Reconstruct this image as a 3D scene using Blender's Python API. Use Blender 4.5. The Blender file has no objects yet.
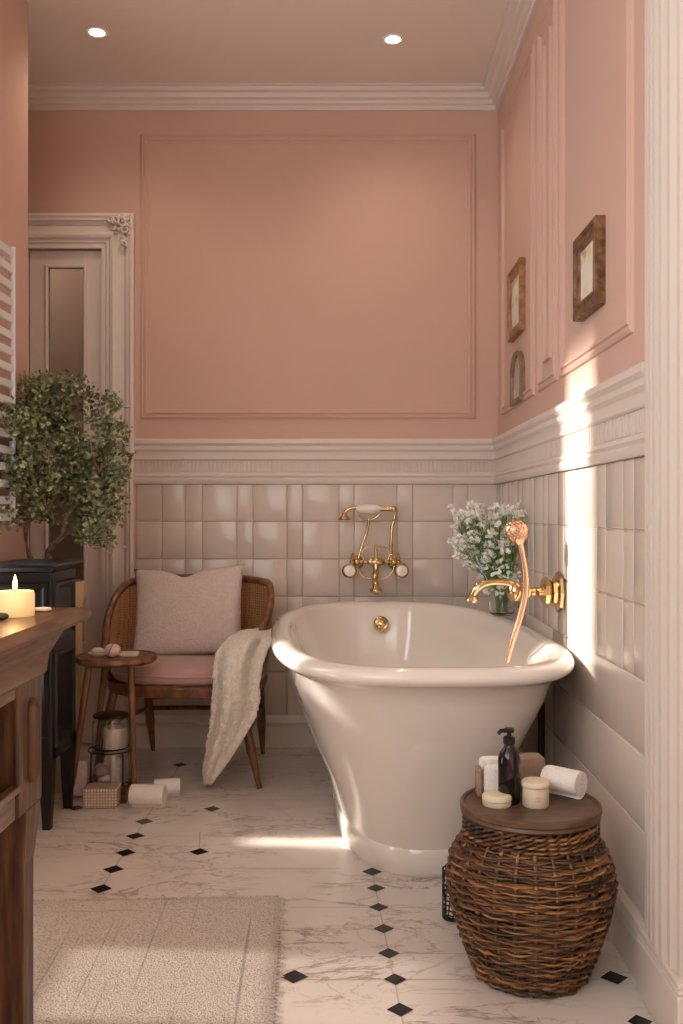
import bpy, bmesh, math, random
from mathutils import Vector, Matrix, noise
random.seed(7)
PI = math.pi
SC = bpy.context.scene
COL = SC.collection
F, VX, VY, H = 950.0, 350.0, 512.0, 1.026      # focal length in pixels, vanishing point, eye height
D, XR, XL, YL = 4.167, 0.649, -1.166, 3.44     # back wall, right wall, left wall, where the left wall ends
HC = 2.87                                      # ceiling
def wp(x, y, d):
    return Vector(((x-VX)*d/F, d, H-(y-VY)*d/F))
def fl(x, y):
    d = F*H/(y-VY); return Vector(((x-VX)*d/F, d, 0))

# ------------------------------------------------------------------ materials
def srgb(r, g, b):
    def c(v):
        v /= 255.0
        return v/12.92 if v <= 0.04045 else ((v+0.055)/1.055)**2.4
    return (c(r), c(g), c(b), 1)
def mat(name, col, rough=0.6, metal=0.0, var=0.0, vscale=6.0, bump=0.0, bscale=60.0, stretch=(1,1,1), col2=None, coat=0.0,
        trans=0.0, ior=1.45, emis=None, estr=0.0, sss=0.0, sheen=0.0, coords='Object', detail=4.0, bdist=0.01):
    m = bpy.data.materials.new(name); m.use_nodes = True
    nt = m.node_tree; N = nt.nodes; L = nt.links
    b = N['Principled BSDF']
    b.inputs['Base Color'].default_value = col
    b.inputs['Roughness'].default_value = rough
    b.inputs['Metallic'].default_value = metal
    b.inputs['IOR'].default_value = ior
    b.inputs['Coat Weight'].default_value = coat
    b.inputs['Coat Roughness'].default_value = 0.05
    b.inputs['Transmission Weight'].default_value = trans
    b.inputs['Sheen Weight'].default_value = sheen
    if sss:
        b.inputs['Subsurface Weight'].default_value = sss
        b.inputs['Subsurface Radius'].default_value = (0.02, 0.01, 0.006)
    if emis:
        b.inputs['Emission Color'].default_value = emis
        b.inputs['Emission Strength'].default_value = estr
    if var or col2 or bump:
        tc = N.new('ShaderNodeTexCoord'); mp = N.new('ShaderNodeMapping')
        mp.inputs['Scale'].default_value = stretch
        L.new(tc.outputs[coords], mp.inputs['Vector'])
    if var or col2:
        nz = N.new('ShaderNodeTexNoise'); nz.inputs['Scale'].default_value = vscale; nz.inputs['Detail'].default_value = detail
        L.new(mp.outputs[0], nz.inputs['Vector'])
        mx = N.new('ShaderNodeMix'); mx.data_type = 'RGBA'
        c2 = col2 if col2 else tuple([c*(1-var) for c in col[:3]]+[1])
        mx.inputs[6].default_value = c2; mx.inputs[7].default_value = col
        rp = N.new('ShaderNodeMapRange'); rp.inputs['From Min'].default_value = 0.35; rp.inputs['From Max'].default_value = 0.65
        L.new(nz.outputs['Fac'], rp.inputs['Value']); L.new(rp.outputs[0], mx.inputs[0])
        L.new(mx.outputs[2], b.inputs['Base Color'])
    if bump:
        n2 = N.new('ShaderNodeTexNoise'); n2.inputs['Scale'].default_value = bscale; n2.inputs['Detail'].default_value = 3
        L.new(mp.outputs[0], n2.inputs['Vector'])
        bp = N.new('ShaderNodeBump'); bp.inputs['Strength'].default_value = bump; bp.inputs['Distance'].default_value = bdist
        L.new(n2.outputs['Fac'], bp.inputs['Height']); L.new(bp.outputs[0], b.inputs['Normal'])
    return m
M = {}
M['pink'] = mat('pink_paint', srgb(211,175,160), 0.7, var=0.05, vscale=2.0, bump=0.03, bscale=200)
M['white'] = mat('white_gloss_paint', srgb(226,213,204), 0.38, var=0.03, vscale=3)
M['ceil'] = mat('ceiling_paint', srgb(240,226,216), 0.8, var=0.03, vscale=2)
M['tile'] = mat('glazed_tile', srgb(220,206,196), 0.16, var=0.06, vscale=4, bump=0.08, bscale=9, bdist=0.02)
M['grout'] = mat('grout', srgb(196,178,165), 0.9)
M['black_stone'] = mat('black_stone', srgb(26,22,22), 0.25, var=0.5, vscale=30)
M['enamel'] = mat('white_enamel', srgb(236,228,220), 0.09, coat=0.6)
M['gold'] = mat('polished_brass', srgb(222,196,148), 0.16, metal=1.0, var=0.2, vscale=25)
M['rosegold'] = mat('copper_gold', srgb(206,166,136), 0.26, metal=1.0)
M['china'] = mat('white_china', srgb(240,232,222), 0.12, coat=0.5)
M['oak'] = mat('oak_wood', srgb(112,79,52), 0.4, col2=srgb(60,40,26), vscale=7, stretch=(1.2,9,9), bump=0.15, bscale=20, coat=0.15)
M['oak_v'] = mat('oak_wood_upright', srgb(104,74,49), 0.42, col2=srgb(56,37,24), vscale=7, stretch=(9,9,1.0), bump=0.15, bscale=20)
M['oak_y'] = mat('oak_wood_long', srgb(128,92,64), 0.35, col2=srgb(74,49,33), vscale=7, stretch=(10,1.1,10), bump=0.12, bscale=20, coat=0.2)
M['darkoak'] = mat('dark_stained_wood', srgb(70,46,31), 0.5, col2=srgb(40,26,18), vscale=9, stretch=(8,8,1.5), coat=0.2)
M['chairwood'] = mat('walnut_wood', srgb(138,90,58), 0.35, col2=srgb(92,56,36), vscale=9, stretch=(5,5,2), coat=0.3)
M['tablewood'] = mat('ash_brown_wood', srgb(140,96,62), 0.45, col2=srgb(98,64,40), vscale=9, stretch=(3,3,1), coat=0.1)
M['black'] = mat('black_lacquer', srgb(16,16,17), 0.38, var=0.4, vscale=8)
M['slate'] = mat('blue_black_top', srgb(44,52,56), 0.3, var=0.3, vscale=8)
M['cushion'] = mat('dusty_pink_velvet', srgb(196,158,150), 0.85, var=0.08, vscale=12, bump=0.2, bscale=250, sheen=0.3)
M['pillow'] = mat('pale_boucle', srgb(222,204,195), 0.95, var=0.12, vscale=90, bump=0.7, bscale=160, bdist=0.006, sheen=0.2)
M['throw'] = mat('cream_boucle', srgb(242,232,216), 0.95, var=0.14, vscale=80, bump=0.9, bscale=130, bdist=0.008, sheen=0.2)
M['towel'] = mat('white_terry', srgb(242,234,226), 0.95, var=0.07, vscale=120, bump=0.6, bscale=260, bdist=0.004, sheen=0.2)
M['towelpink'] = mat('blush_terry', srgb(226,196,184), 0.95, var=0.08, vscale=120, bump=0.6, bscale=260, bdist=0.004)
M['toweltan'] = mat('tan_terry', srgb(160,134,114), 0.95, var=0.1, vscale=120, bump=0.6, bscale=260, bdist=0.004)
M['cream'] = mat('cream_wax', srgb(226,210,184), 0.5, sss=0.2)
M['creamlid'] = mat('cream_lid', srgb(218,202,178), 0.5, var=0.08, vscale=30)
M['candle'] = mat('candle_wax', srgb(252,228,178), 0.45, sss=0.4, emis=srgb(255,196,110), estr=0.35)
M['flame'] = mat('flame', srgb(255,200,120), 0.5, emis=srgb(255,176,86), estr=26)
M['lamp'] = mat('lamp_glow', srgb(255,235,200), 0.5, emis=srgb(255,214,160), estr=22)
M['wick'] = mat('wick', srgb(30,22,18), 0.9)
M['bottle'] = mat('brown_glass', srgb(26,16,13), 0.12, coat=0.2)
M['leaf'] = mat('leaf_green', srgb(160,162,118), 0.35, col2=srgb(58,70,40), vscale=30)  # pale noise tone puts highlights into the leaf colour
M['bark'] = mat('grey_bark', srgb(150,126,104), 0.85, col2=srgb(92,70,54), vscale=30, bump=0.4, bscale=60)
M['stem'] = mat('stem_green', srgb(124,156,84), 0.6, var=0.3, vscale=20)
M['petal'] = mat('white_petal', srgb(252,250,246), 0.6, sss=0.3)
M['pollen'] = mat('pollen', srgb(214,206,140), 0.8)
M['frame'] = mat('antique_gilt', srgb(146,110,76), 0.45, metal=0.35, col2=srgb(88,62,42), vscale=40, bump=0.6, bscale=90, bdist=0.004)
M['framelight'] = mat('worn_gilt', srgb(184,136,98), 0.5, metal=0.2, col2=srgb(140,98,66), vscale=30, bump=0.3, bscale=90, bdist=0.003)
M['frametaupe'] = mat('taupe_frame', srgb(150,124,106), 0.5, col2=srgb(110,86,70), vscale=30)
M['wire'] = mat('bronze_wire', srgb(70,52,40), 0.4, metal=0.8)
M['radiator'] = mat('white_radiator_paint', srgb(226,230,232), 0.3)
M['pebble'] = mat('pink_marble', srgb(232,196,186), 0.3, var=0.1, vscale=40)
M['linen'] = mat('checked_linen', srgb(214,198,182), 0.9, var=0.15, vscale=60, bump=0.4, bscale=120, bdist=0.004)
M['pot'] = mat('cream_pot', srgb(206,176,134), 0.6, var=0.1, vscale=8)
M['soil'] = mat('soil', srgb(50,36,28), 0.95)
M['hall'] = mat('hall_wall', srgb(158,144,132), 0.8)
M['wicklid'] = mat('brown_basket_lid', srgb(104,78,58), 0.45, col2=srgb(82,59,43), vscale=10, stretch=(1,8,8), coat=0.1)
M['rope'] = mat('seal_white', srgb(225,220,212), 0.6)

def glass(name, col=(1,1,1,1), rough=0.0, ior=1.45):
    m = bpy.data.materials.new(name); m.use_nodes = True
    b = m.node_tree.nodes['Principled BSDF']
    b.inputs['Base Color'].default_value = col; b.inputs['Roughness'].default_value = rough
    b.inputs['Transmission Weight'].default_value = 1; b.inputs['IOR'].default_value = ior
    return m
M['glass'] = glass('clear_glass', (0.96,0.98,0.97,1))
M['doorglass'] = glass('smoky_door_glass', (0.75,0.7,0.66,1), 0.02)

def marble():
    m = bpy.data.materials.new('veined_marble_floor'); m.use_nodes = True
    nt = m.node_tree; N = nt.nodes; L = nt.links; b = N['Principled BSDF']
    tc = N.new('ShaderNodeTexCoord')
    def vein(scale, rot, stretch, lo, hi, dist):
        mp = N.new('ShaderNodeMapping'); mp.inputs['Rotation'].default_value = (0,0,rot); mp.inputs['Scale'].default_value = stretch
        L.new(tc.outputs['Object'], mp.inputs['Vector'])
        n = N.new('ShaderNodeTexNoise'); n.inputs['Scale'].default_value = scale; n.inputs['Detail'].default_value = 9; n.inputs['Roughness'].default_value = 0.62
        n.inputs['Distortion'].default_value = dist
        L.new(mp.outputs[0], n.inputs['Vector'])
        a = N.new('ShaderNodeMath'); a.operation = 'SUBTRACT'; a.inputs[1].default_value = 0.5; L.new(n.outputs['Fac'], a.inputs[0])
        c = N.new('ShaderNodeMath'); c.operation = 'ABSOLUTE'; L.new(a.outputs[0], c.inputs[0])
        r = N.new('ShaderNodeMapRange'); r.inputs['From Min'].default_value = lo; r.inputs['From Max'].default_value = hi
        r.inputs['To Min'].default_value = 1; r.inputs['To Max'].default_value = 0
        L.new(c.outputs[0], r.inputs['Value']); return r
    v1 = vein(1.9, 0.15, (1.0,3.2,1), 0.0, 0.014, 0.5)
    v2 = vein(3.0, -0.5, (1,1.9,1), 0.0, 0.012, 0.9)
    cl = N.new('ShaderNodeTexNoise'); cl.inputs['Scale'].default_value = 3.0; cl.inputs['Detail'].default_value = 6
    L.new(tc.outputs['Object'], cl.inputs['Vector'])
    msk = N.new('ShaderNodeMapRange'); msk.inputs['From Min'].default_value = 0.38; msk.inputs['From Max'].default_value = 0.56
    L.new(cl.outputs['Fac'], msk.inputs['Value'])
    base = N.new('ShaderNodeMix'); base.data_type = 'RGBA'
    base.inputs[6].default_value = srgb(232,222,212); base.inputs[7].default_value = srgb(208,198,190)
    L.new(cl.outputs['Fac'], base.inputs[0])
    prev = base.outputs[2]
    for v, c, k in ((v1, srgb(112,88,74), 0.75), (v2, srgb(140,116,100), 0.6)):
        mm = N.new('ShaderNodeMath'); mm.operation = 'MULTIPLY'; L.new(v.outputs[0], mm.inputs[0]); L.new(msk.outputs[0], mm.inputs[1])
        m2 = N.new('ShaderNodeMath'); m2.operation = 'MULTIPLY'; L.new(mm.outputs[0], m2.inputs[0]); m2.inputs[1].default_value = k
        x = N.new('ShaderNodeMix'); x.data_type = 'RGBA'; L.new(m2.outputs[0], x.inputs[0]); L.new(prev, x.inputs[6]); x.inputs[7].default_value = c
        prev = x.outputs[2]
    L.new(prev, b.inputs['Base Color'])
    b.inputs['Roughness'].default_value = 0.3
    return m
M['marble'] = marble()

def wicker():
    m = bpy.data.materials.new('brown_willow'); m.use_nodes = True
    nt = m.node_tree; N = nt.nodes; L = nt.links; b = N['Principled BSDF']
    tc = N.new('ShaderNodeTexCoord'); mp = N.new('ShaderNodeMapping'); mp.inputs['Scale'].default_value = (6,6,170)
    L.new(tc.outputs['Object'], mp.inputs['Vector'])
    n = N.new('ShaderNodeTexNoise'); n.inputs['Scale'].default_value = 1.0; n.inputs['Detail'].default_value = 3; L.new(mp.outputs[0], n.inputs['Vector'])
    r = N.new('ShaderNodeValToRGB'); e = r.color_ramp.elements
    e[0].position = 0.38; e[0].color = srgb(40,25,15); e[1].position = 0.68; e[1].color = srgb(172,124,72)
    k = e.new(0.52); k.color = srgb(98,64,36)
    L.new(n.outputs['Fac'], r.inputs[0]); L.new(r.outputs[0], b.inputs['Base Color'])
    b.inputs['Roughness'].default_value = 0.38
    return m
M['wicker'] = wicker()

def rugmat():
    m = bpy.data.materials.new('woven_oatmeal_rug'); m.use_nodes = True
    nt = m.node_tree; N = nt.nodes; L = nt.links; b = N['Principled BSDF']
    tc = N.new('ShaderNodeTexCoord'); mp = N.new('ShaderNodeMapping'); mp.inputs['Scale'].default_value = (1,1,1)
    L.new(tc.outputs['Object'], mp.inputs['Vector'])
    n = N.new('ShaderNodeTexNoise'); n.inputs['Scale'].default_value = 260; n.inputs['Detail'].default_value = 2; L.new(mp.outputs[0], n.inputs['Vector'])
    r = N.new('ShaderNodeValToRGB'); e = r.color_ramp.elements
    e[0].position = 0.33; e[0].color = srgb(180,165,152); e[1].position = 0.55; e[1].color = srgb(226,216,206)
    L.new(n.outputs['Fac'], r.inputs[0])
    # thin darker warp lines running along the rug
    mp2 = N.new('ShaderNodeMapping'); mp2.inputs['Scale'].default_value = (40,0.6,1); L.new(tc.outputs['Object'], mp2.inputs['Vector'])
    n2 = N.new('ShaderNodeTexNoise'); n2.inputs['Scale'].default_value = 1.6; n2.inputs['Detail'].default_value = 2; L.new(mp2.outputs[0], n2.inputs['Vector'])
    r2 = N.new('ShaderNodeMapRange'); r2.inputs['From Min'].default_value = 0.6; r2.inputs['From Max'].default_value = 0.68; r2.inputs['To Max'].default_value = 0.55
    L.new(n2.outputs['Fac'], r2.inputs['Value'])
    x = N.new('ShaderNodeMix'); x.data_type = 'RGBA'; L.new(r2.outputs[0], x.inputs[0]); L.new(r.outputs[0], x.inputs[6]); x.inputs[7].default_value = srgb(140,118,102)
    L.new(x.outputs[2], b.inputs['Base Color']); b.inputs['Roughness'].default_value = 0.95
    bp = N.new('ShaderNodeBump'); bp.inputs['Strength'].default_value = 0.9; bp.inputs['Distance'].default_value = 0.008
    L.new(n.outputs['Fac'], bp.inputs['Height']); L.new(bp.outputs[0], b.inputs['Normal'])
    return m
M['rug'] = rugmat()

def canemat():
    m = bpy.data.materials.new('woven_cane'); m.use_nodes = True
    nt = m.node_tree; N = nt.nodes; L = nt.links; b = N['Principled BSDF']
    tc = N.new('ShaderNodeTexCoord')
    v = N.new('ShaderNodeTexVoronoi'); v.inputs['Scale'].default_value = 95; v.inputs['Randomness'].default_value = 0.25
    L.new(tc.outputs['Object'], v.inputs['Vector'])
    r = N.new('ShaderNodeValToRGB'); e = r.color_ramp.elements
    e[0].position = 0.22; e[0].color = srgb(110,72,46); e[1].position = 0.42; e[1].color = srgb(192,146,104)
    L.new(v.outputs['Distance'], r.inputs[0]); L.new(r.outputs[0], b.inputs['Base Color'])
    b.inputs['Roughness'].default_value = 0.5
    bp = N.new('ShaderNodeBump'); bp.inputs['Strength'].default_value = 0.7; bp.inputs['Distance'].default_value = 0.003
    L.new(v.outputs['Distance'], bp.inputs['Height']); L.new(bp.outputs[0], b.inputs['Normal'])
    return m
M['cane'] = canemat()

def printmat(name, paper, inks, scale):
    m = bpy.data.materials.new(name); m.use_nodes = True
    nt = m.node_tree; N = nt.nodes; L = nt.links; b = N['Principled BSDF']
    tc = N.new('ShaderNodeTexCoord')
    prev = None
    for i, (c, thr) in enumerate(inks):
        mp = N.new('ShaderNodeMapping'); mp.inputs['Location'].default_value = (i*3.7, i*1.3, i*2.1)
        L.new(tc.outputs['Object'], mp.inputs['Vector'])
        n = N.new('ShaderNodeTexNoise'); n.inputs['Scale'].default_value = scale; n.inputs['Detail'].default_value = 3; L.new(mp.outputs[0], n.inputs['Vector'])
        r = N.new('ShaderNodeMapRange'); r.inputs['From Min'].default_value = thr; r.inputs['From Max'].default_value = thr+0.1
        L.new(n.outputs['Fac'], r.inputs['Value'])
        x = N.new('ShaderNodeMix'); x.data_type = 'RGBA'; L.new(r.outputs[0], x.inputs[0])
        if prev: L.new(prev, x.inputs[6])
        else: x.inputs[6].default_value = paper
        x.inputs[7].default_value = c; prev = x.outputs[2]
    L.new(prev, b.inputs['Base Color']); b.inputs['Roughness'].default_value = 0.4
    return m
M['print_yellow'] = printmat('yellow_sketch', srgb(232,226,212), [(srgb(222,196,130),0.5), (srgb(190,150,120),0.6)], 14)
M['print_grey'] = printmat('ink_sketch', srgb(226,220,208), [(srgb(176,168,150),0.5), (srgb(90,84,74),0.62)], 16)
M['print_taupe'] = printmat('faded_portrait', srgb(190,168,150), [(srgb(214,196,176),0.5), (srgb(120,96,80),0.6)], 14)

def gridmat():
    m = bpy.data.materials.new('checked_cloth'); m.use_nodes = True
    nt = m.node_tree; N = nt.nodes; L = nt.links; b = N['Principled BSDF']
    tc = N.new('ShaderNodeTexCoord'); br = N.new('ShaderNodeTexBrick')
    br.offset = 0; br.inputs['Scale'].default_value = 60; br.inputs['Mortar Size'].default_value = 0.12
    br.inputs['Brick Width'].default_value = 0.6; br.inputs['Row Height'].default_value = 0.6
    br.inputs['Color1'].default_value = srgb(222,208,190); br.inputs['Color2'].default_value = srgb(206,190,172); br.inputs['Mortar'].default_value = srgb(166,142,122)
    mp = N.new('ShaderNodeMapping'); mp.inputs['Rotation'].default_value = (PI/2,0,0)
    L.new(tc.outputs['Object'], mp.inputs['Vector']); L.new(mp.outputs[0], br.inputs['Vector'])
    L.new(br.outputs['Color'], b.inputs['Base Color']); b.inputs['Roughness'].default_value = 0.9
    return m
M['check'] = gridmat()

# ------------------------------------------------------------------ mesh builder
def catmull(pts, n=8, closed=False):
    P = [Vector(p) for p in pts]; out = []
    m = len(P); segs = m if closed else m-1
    for i in range(segs):
        if closed: p0, p1, p2, p3 = P[(i-1)%m], P[i], P[(i+1)%m], P[(i+2)%m]
        else: p0, p1, p2, p3 = P[max(i-1,0)], P[i], P[i+1], P[min(i+2,m-1)]
        for k in range(n):
            t = k/n
            out.append(0.5*((2*p1)+(-p0+p2)*t+(2*p0-5*p1+4*p2-p3)*t*t+(-p0+3*p1-3*p2+p3)*t*t*t))
    if not closed: out.append(P[-1])
    return out
class MB:
    def __init__(s): s.v = []; s.f = []; s.mi = []; s.cur = 0
    def add(s, vs, fs):
        o = len(s.v); s.v += [Vector(v) for v in vs]; s.f += [[i+o for i in f] for f in fs]; s.mi += [s.cur]*len(fs); return s
    def box(s, x0, x1, y0, y1, z0, z1):
        vs = [(x0,y0,z0),(x1,y0,z0),(x1,y1,z0),(x0,y1,z0),(x0,y0,z1),(x1,y0,z1),(x1,y1,z1),(x0,y1,z1)]
        return s.add(vs, [(0,3,2,1),(4,5,6,7),(0,1,5,4),(1,2,6,5),(2,3,7,6),(3,0,4,7)])
    def quad(s, a, b, c, d): return s.add([a,b,c,d], [(0,1,2,3)])
    def tube(s, pts, r, n=10, closed=False, cap=True, flat=1.0):
        P = [Vector(p) for p in pts]; m = len(P)
        R = r if isinstance(r, (list,tuple)) else [r]*m
        rings = []; up = None
        for i in range(m):
            if closed: t = P[(i+1)%m]-P[(i-1)%m]
            else: t = P[min(i+1,m-1)]-P[max(i-1,0)]
            if t.length < 1e-9: t = Vector((0,0,1))
            t.normalize()
            if up is None:
                up = Vector((0,0,1)) if abs(t.z) < 0.9 else Vector((1,0,0))
            a = up-t*up.dot(t)
            if a.length < 1e-6: a = t.orthogonal()
            a.normalize(); up = a; b = t.cross(a)
            rings.append([P[i]+(a*math.cos(2*PI*k/n)*flat+b*math.sin(2*PI*k/n))*R[i] for k in range(n)])
        vs = [v for rg in rings for v in rg]; fs = []
        for i in range(m if closed else m-1):
            j = (i+1)%m
            for k in range(n):
                l = (k+1)%n; fs.append((i*n+k, i*n+l, j*n+l, j*n+k))
        if not closed and cap:
            fs.append(tuple(reversed(range(n)))); fs.append(tuple((m-1)*n+k for k in range(n)))
        return s.add(vs, fs)
    def lathe(s, prof, c=(0,0,0), axis='Z', n=32, dirv=None):
        # prof: list of (r, h)
        c = Vector(c)
        if dirv is None: dirv = {'Z':(0,0,1),'X':(1,0,0),'Y':(0,1,0)}[axis]
        w = Vector(dirv).normalized(); a = w.orthogonal().normalized(); b = w.cross(a)
        vs = []; fs = []; m = len(prof)
        for r, h in prof:
            for k in range(n):
                t = 2*PI*k/n; vs.append(c+w*h+(a*math.cos(t)+b*math.sin(t))*max(r,1e-5))
        for i in range(m-1):
            for k in range(n):
                l = (k+1)%n; fs.append((i*n+k, i*n+l, (i+1)*n+l, (i+1)*n+k))
        fs.append(tuple(reversed(range(n)))); fs.append(tuple((m-1)*n+k for k in range(n)))
        return s.add(vs, fs)
    def ball(s, c, r, n=12, sc=(1,1,1)):
        c = Vector(c); vs = []; fs = []; h = n//2
        for i in range(1, h):
            ph = PI*i/h
            for k in range(n):
                t = 2*PI*k/n
                vs.append(c+Vector((math.sin(ph)*math.cos(t)*sc[0], math.sin(ph)*math.sin(t)*sc[1], math.cos(ph)*sc[2]))*r)
        top = len(vs); vs.append(c+Vector((0,0,r*sc[2]))); bot = len(vs); vs.append(c-Vector((0,0,r*sc[2])))
        for i in range(h-2):
            for k in range(n):
                l = (k+1)%n; fs.append((i*n+k,(i+1)*n+k,(i+1)*n+l,i*n+l))
        for k in range(n):
            l = (k+1)%n; fs.append((top,k,l)); fs.append((bot,(h-2)*n+l,(h-2)*n+k))
        return s.add(vs, fs)
    def loft(s, rings, closed=True, cap=True):
        n = len(rings[0]); vs = [v for r in rings for v in r]; fs = []
        for i in range(len(rings)-1):
            for k in range(n if closed else n-1):
                l = (k+1)%n; fs.append((i*n+k, i*n+l, (i+1)*n+l, (i+1)*n+k))
        if cap and closed:
            fs.append(tuple(reversed(range(n)))); fs.append(tuple((len(rings)-1)*n+k for k in range(n)))
        return s.add(vs, fs)
    def prism(s, poly, fn0, fn1):
        # poly: 2D points; fn0/fn1 map a 2D point to the two ends
        n = len(poly); vs = [fn0(*p) for p in poly]+[fn1(*p) for p in poly]
        fs = [(i, (i+1)%n, n+(i+1)%n, n+i) for i in range(n)]
        fs += [tuple(reversed(range(n))), tuple(range(n, 2*n))]
        return s.add(vs, fs)
    def frame(s, O, U, V, Nn, w, h, prof):
        # mitred rectangular moulding. O lower-left outer corner; prof: (inset, height)
        O, U, V, Nn = Vector(O), Vector(U), Vector(V), Vector(Nn)
        rings = [[O+U*a+V*b+Nn*e for a, b in ((i,i),(w-i,i),(w-i,h-i),(i,h-i))] for i, e in prof]
        vs = [v for r in rings for v in r]; fs = []
        for i in range(len(rings)-1):
            for k in range(4):
                l = (k+1)%4; fs.append((i*4+k, i*4+l, (i+1)*4+l, (i+1)*4+k))
        return s.add(vs, fs)
    def build(s, name, m, parent=None, smooth=None, bevel=0, world=True, seg=2, subsurf=0, solid=0):
        off = Vector((0,0,0))
        if parent is not None and world:
            p = parent
            while p is not None: off += Vector(p.location); p = p.parent
        me = bpy.data.meshes.new(name); me.from_pydata([v-off for v in s.v], [], s.f)
        ms = m if isinstance(m, (list,tuple)) else [m]
        for k in ms: me.materials.append(M[k])
        for p, i in zip(me.polygons, s.mi): p.material_index = i
        bm = bmesh.new(); bm.from_mesh(me); bmesh.ops.recalc_face_normals(bm, faces=bm.faces); bm.to_mesh(me); bm.free()
        o = bpy.data.objects.new(name, me); COL.objects.link(o)
        if parent is not None: o.parent = parent
        if smooth is not None:
            me.shade_smooth()
            if smooth < 180:
                at = me.attributes.new('sharp_edge', 'BOOLEAN', 'EDGE')
                bm = bmesh.new(); bm.from_mesh(me); bm.edges.ensure_lookup_table()
                vals = [ (len(e.link_faces)==2 and e.calc_face_angle(0) > math.radians(smooth)) for e in bm.edges]
                bm.free(); at.data.foreach_set('value', vals)
        if bevel:
            b = o.modifiers.new('bevel', 'BEVEL'); b.width = bevel; b.segments = seg; b.limit_method = 'ANGLE'; b.angle_limit = math.radians(35)
        if solid:
            b = o.modifiers.new('solid', 'SOLIDIFY'); b.thickness = solid; b.offset = 0
        if subsurf:
            b = o.modifiers.new('sub', 'SUBSURF'); b.levels = subsurf; b.render_levels = subsurf
        return o
def thing(name, label, cat, loc=(0,0,0), rz=0, group=None):
    o = bpy.data.objects.new(name, None); COL.objects.link(o); o.location = loc; o.rotation_euler = (0,0,rz)
    o['label'] = label; o['category'] = cat
    if group: o['group'] = group
    return o
def tag(o, label, cat, group=None):
    o['label'] = label; o['category'] = cat
    if group: o['group'] = group
    return o
def origin(o, loc):
    """move an untransformed mesh object's origin"""
    l = Vector(loc)
    o.data.transform(Matrix.Translation(-l)); o.location = l; return o
def struct(o): o['kind'] = 'structure'; return o

# ------------------------------------------------------------------ room shell
WT = 0.16
b = MB(); b.quad((-2.2,-0.9,0),(1.2,-0.9,0),(1.2,D+0.9,0),(-2.2,D+0.9,0)); b.cur = 1
# black cabochons and joints inlaid in the marble
def diamond(c, w):
    z = 0.0012
    w *= 0.86; b.quad((c[0]-w,c[1],z),(c[0],c[1]-w,z),(c[0]+w,c[1],z),(c[0],c[1]+w,z))
right_col = [(376,888.3),(378.8,907.5),(383.6,929),(388.7,953.6),(395,979.6)]
left_col = [(101,889),(113.4,869.6),(125.7,852.9),(135.4,836.2),(144.2,821.7)]
for p in right_col: diamond(fl(*p), 0.03)
for p in left_col: diamond(fl(*p), 0.036)
for p in [(199,852),(212,809),(167.5,786.6),(180,765),(76,808),(372,872)]: diamond(fl(*p), 0.034)
for p in [(294,977),(614,978)]: diamond(fl(*p), 0.036)
diamond(fl(640,1022), 0.03)
for p in [(400,1010),(407,1043)]: diamond(fl(*p), 0.032)
b.cur = 2
def joint(p, q, w=0.0035):
    p, q = fl(*p), fl(*q); t = (q-p).normalized(); n = Vector((-t.y,t.x,0))*w/2; z = Vector((0,0,0.0008))
    b.quad(p-n+z, q-n+z, q+n+z, p+n+z)
joint((372,872),(407,1043)); joint((88,910),(182,762)); joint((199,852),(200,832)); 
for (x0,x1,y) in [(40,345,836.2),(113,340,868.5),(60,345,800),(100,600,979.6),(290,600,907.5),(380,600,953.6),(60,345,768),(290,380,929),(120,190,852.9)]:
    joint((x0,y),(x1,y), 0.003)
fo = struct(b.build('floor', ['marble','black_stone','grout']))
b = MB(); b.box(-2.2,1.2,-0.9,D+0.9,HC,HC+0.1); struct(b.build('ceiling','ceil'))
# back wall with door opening
DX0, DX1, DZ = -1.74, -1.088, 2.19
b = MB()
b.box(-2.2,DX0,D,D+WT,0,HC); b.box(DX0,DX1,D,D+WT,DZ,HC); b.box(DX1,XR+0.3,D,D+WT,0,HC)
wb = struct(b.build('wall_back','pink'))
# alcove end wall
b = MB(); b.box(-2.2,-2.1,YL-0.2,D,0,HC); struct(b.build('wall_alcove','pink'))
# made-up hall behind the panes, its door stands in for a reflection
b = MB(); b.box(-2.2,-0.6,D+0.8,D+0.88,0,HC); b.box(-2.2,-2.12,D+WT,D+0.8,0,HC); b.box(-0.68,-0.6,D+WT,D+0.8,0,HC)
struct(b.build('reflection_hall','hall'))
b = MB(); b.box(-1.40,-0.9,D+0.75,D+0.798,0,1.95)  # panelled door added to imitate the reflection in the pane
for z0, z1 in ((0.2,0.9),(1.0,1.85)):
    b.frame((-1.34,D+0.75,z0),(1,0,0),(0,0,1),(0,-1,0),0.36,z1-z0,[(0,0),(0.01,0.015),(0.03,0.015),(0.045,0)])
struct(b.build('reflection_door','hall', bevel=0.004))
l = bpy.data.lights.new('added_hall_fill','POINT'); l.energy = 13; l.color = (1,0.9,0.82); l.shadow_soft_size = 0.1  # added fill, brightens what shows through the door glass
lo = bpy.data.objects.new('added_hall_fill', l); COL.objects.link(lo); lo.location = (-1.9,D+0.45,2.6)
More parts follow.
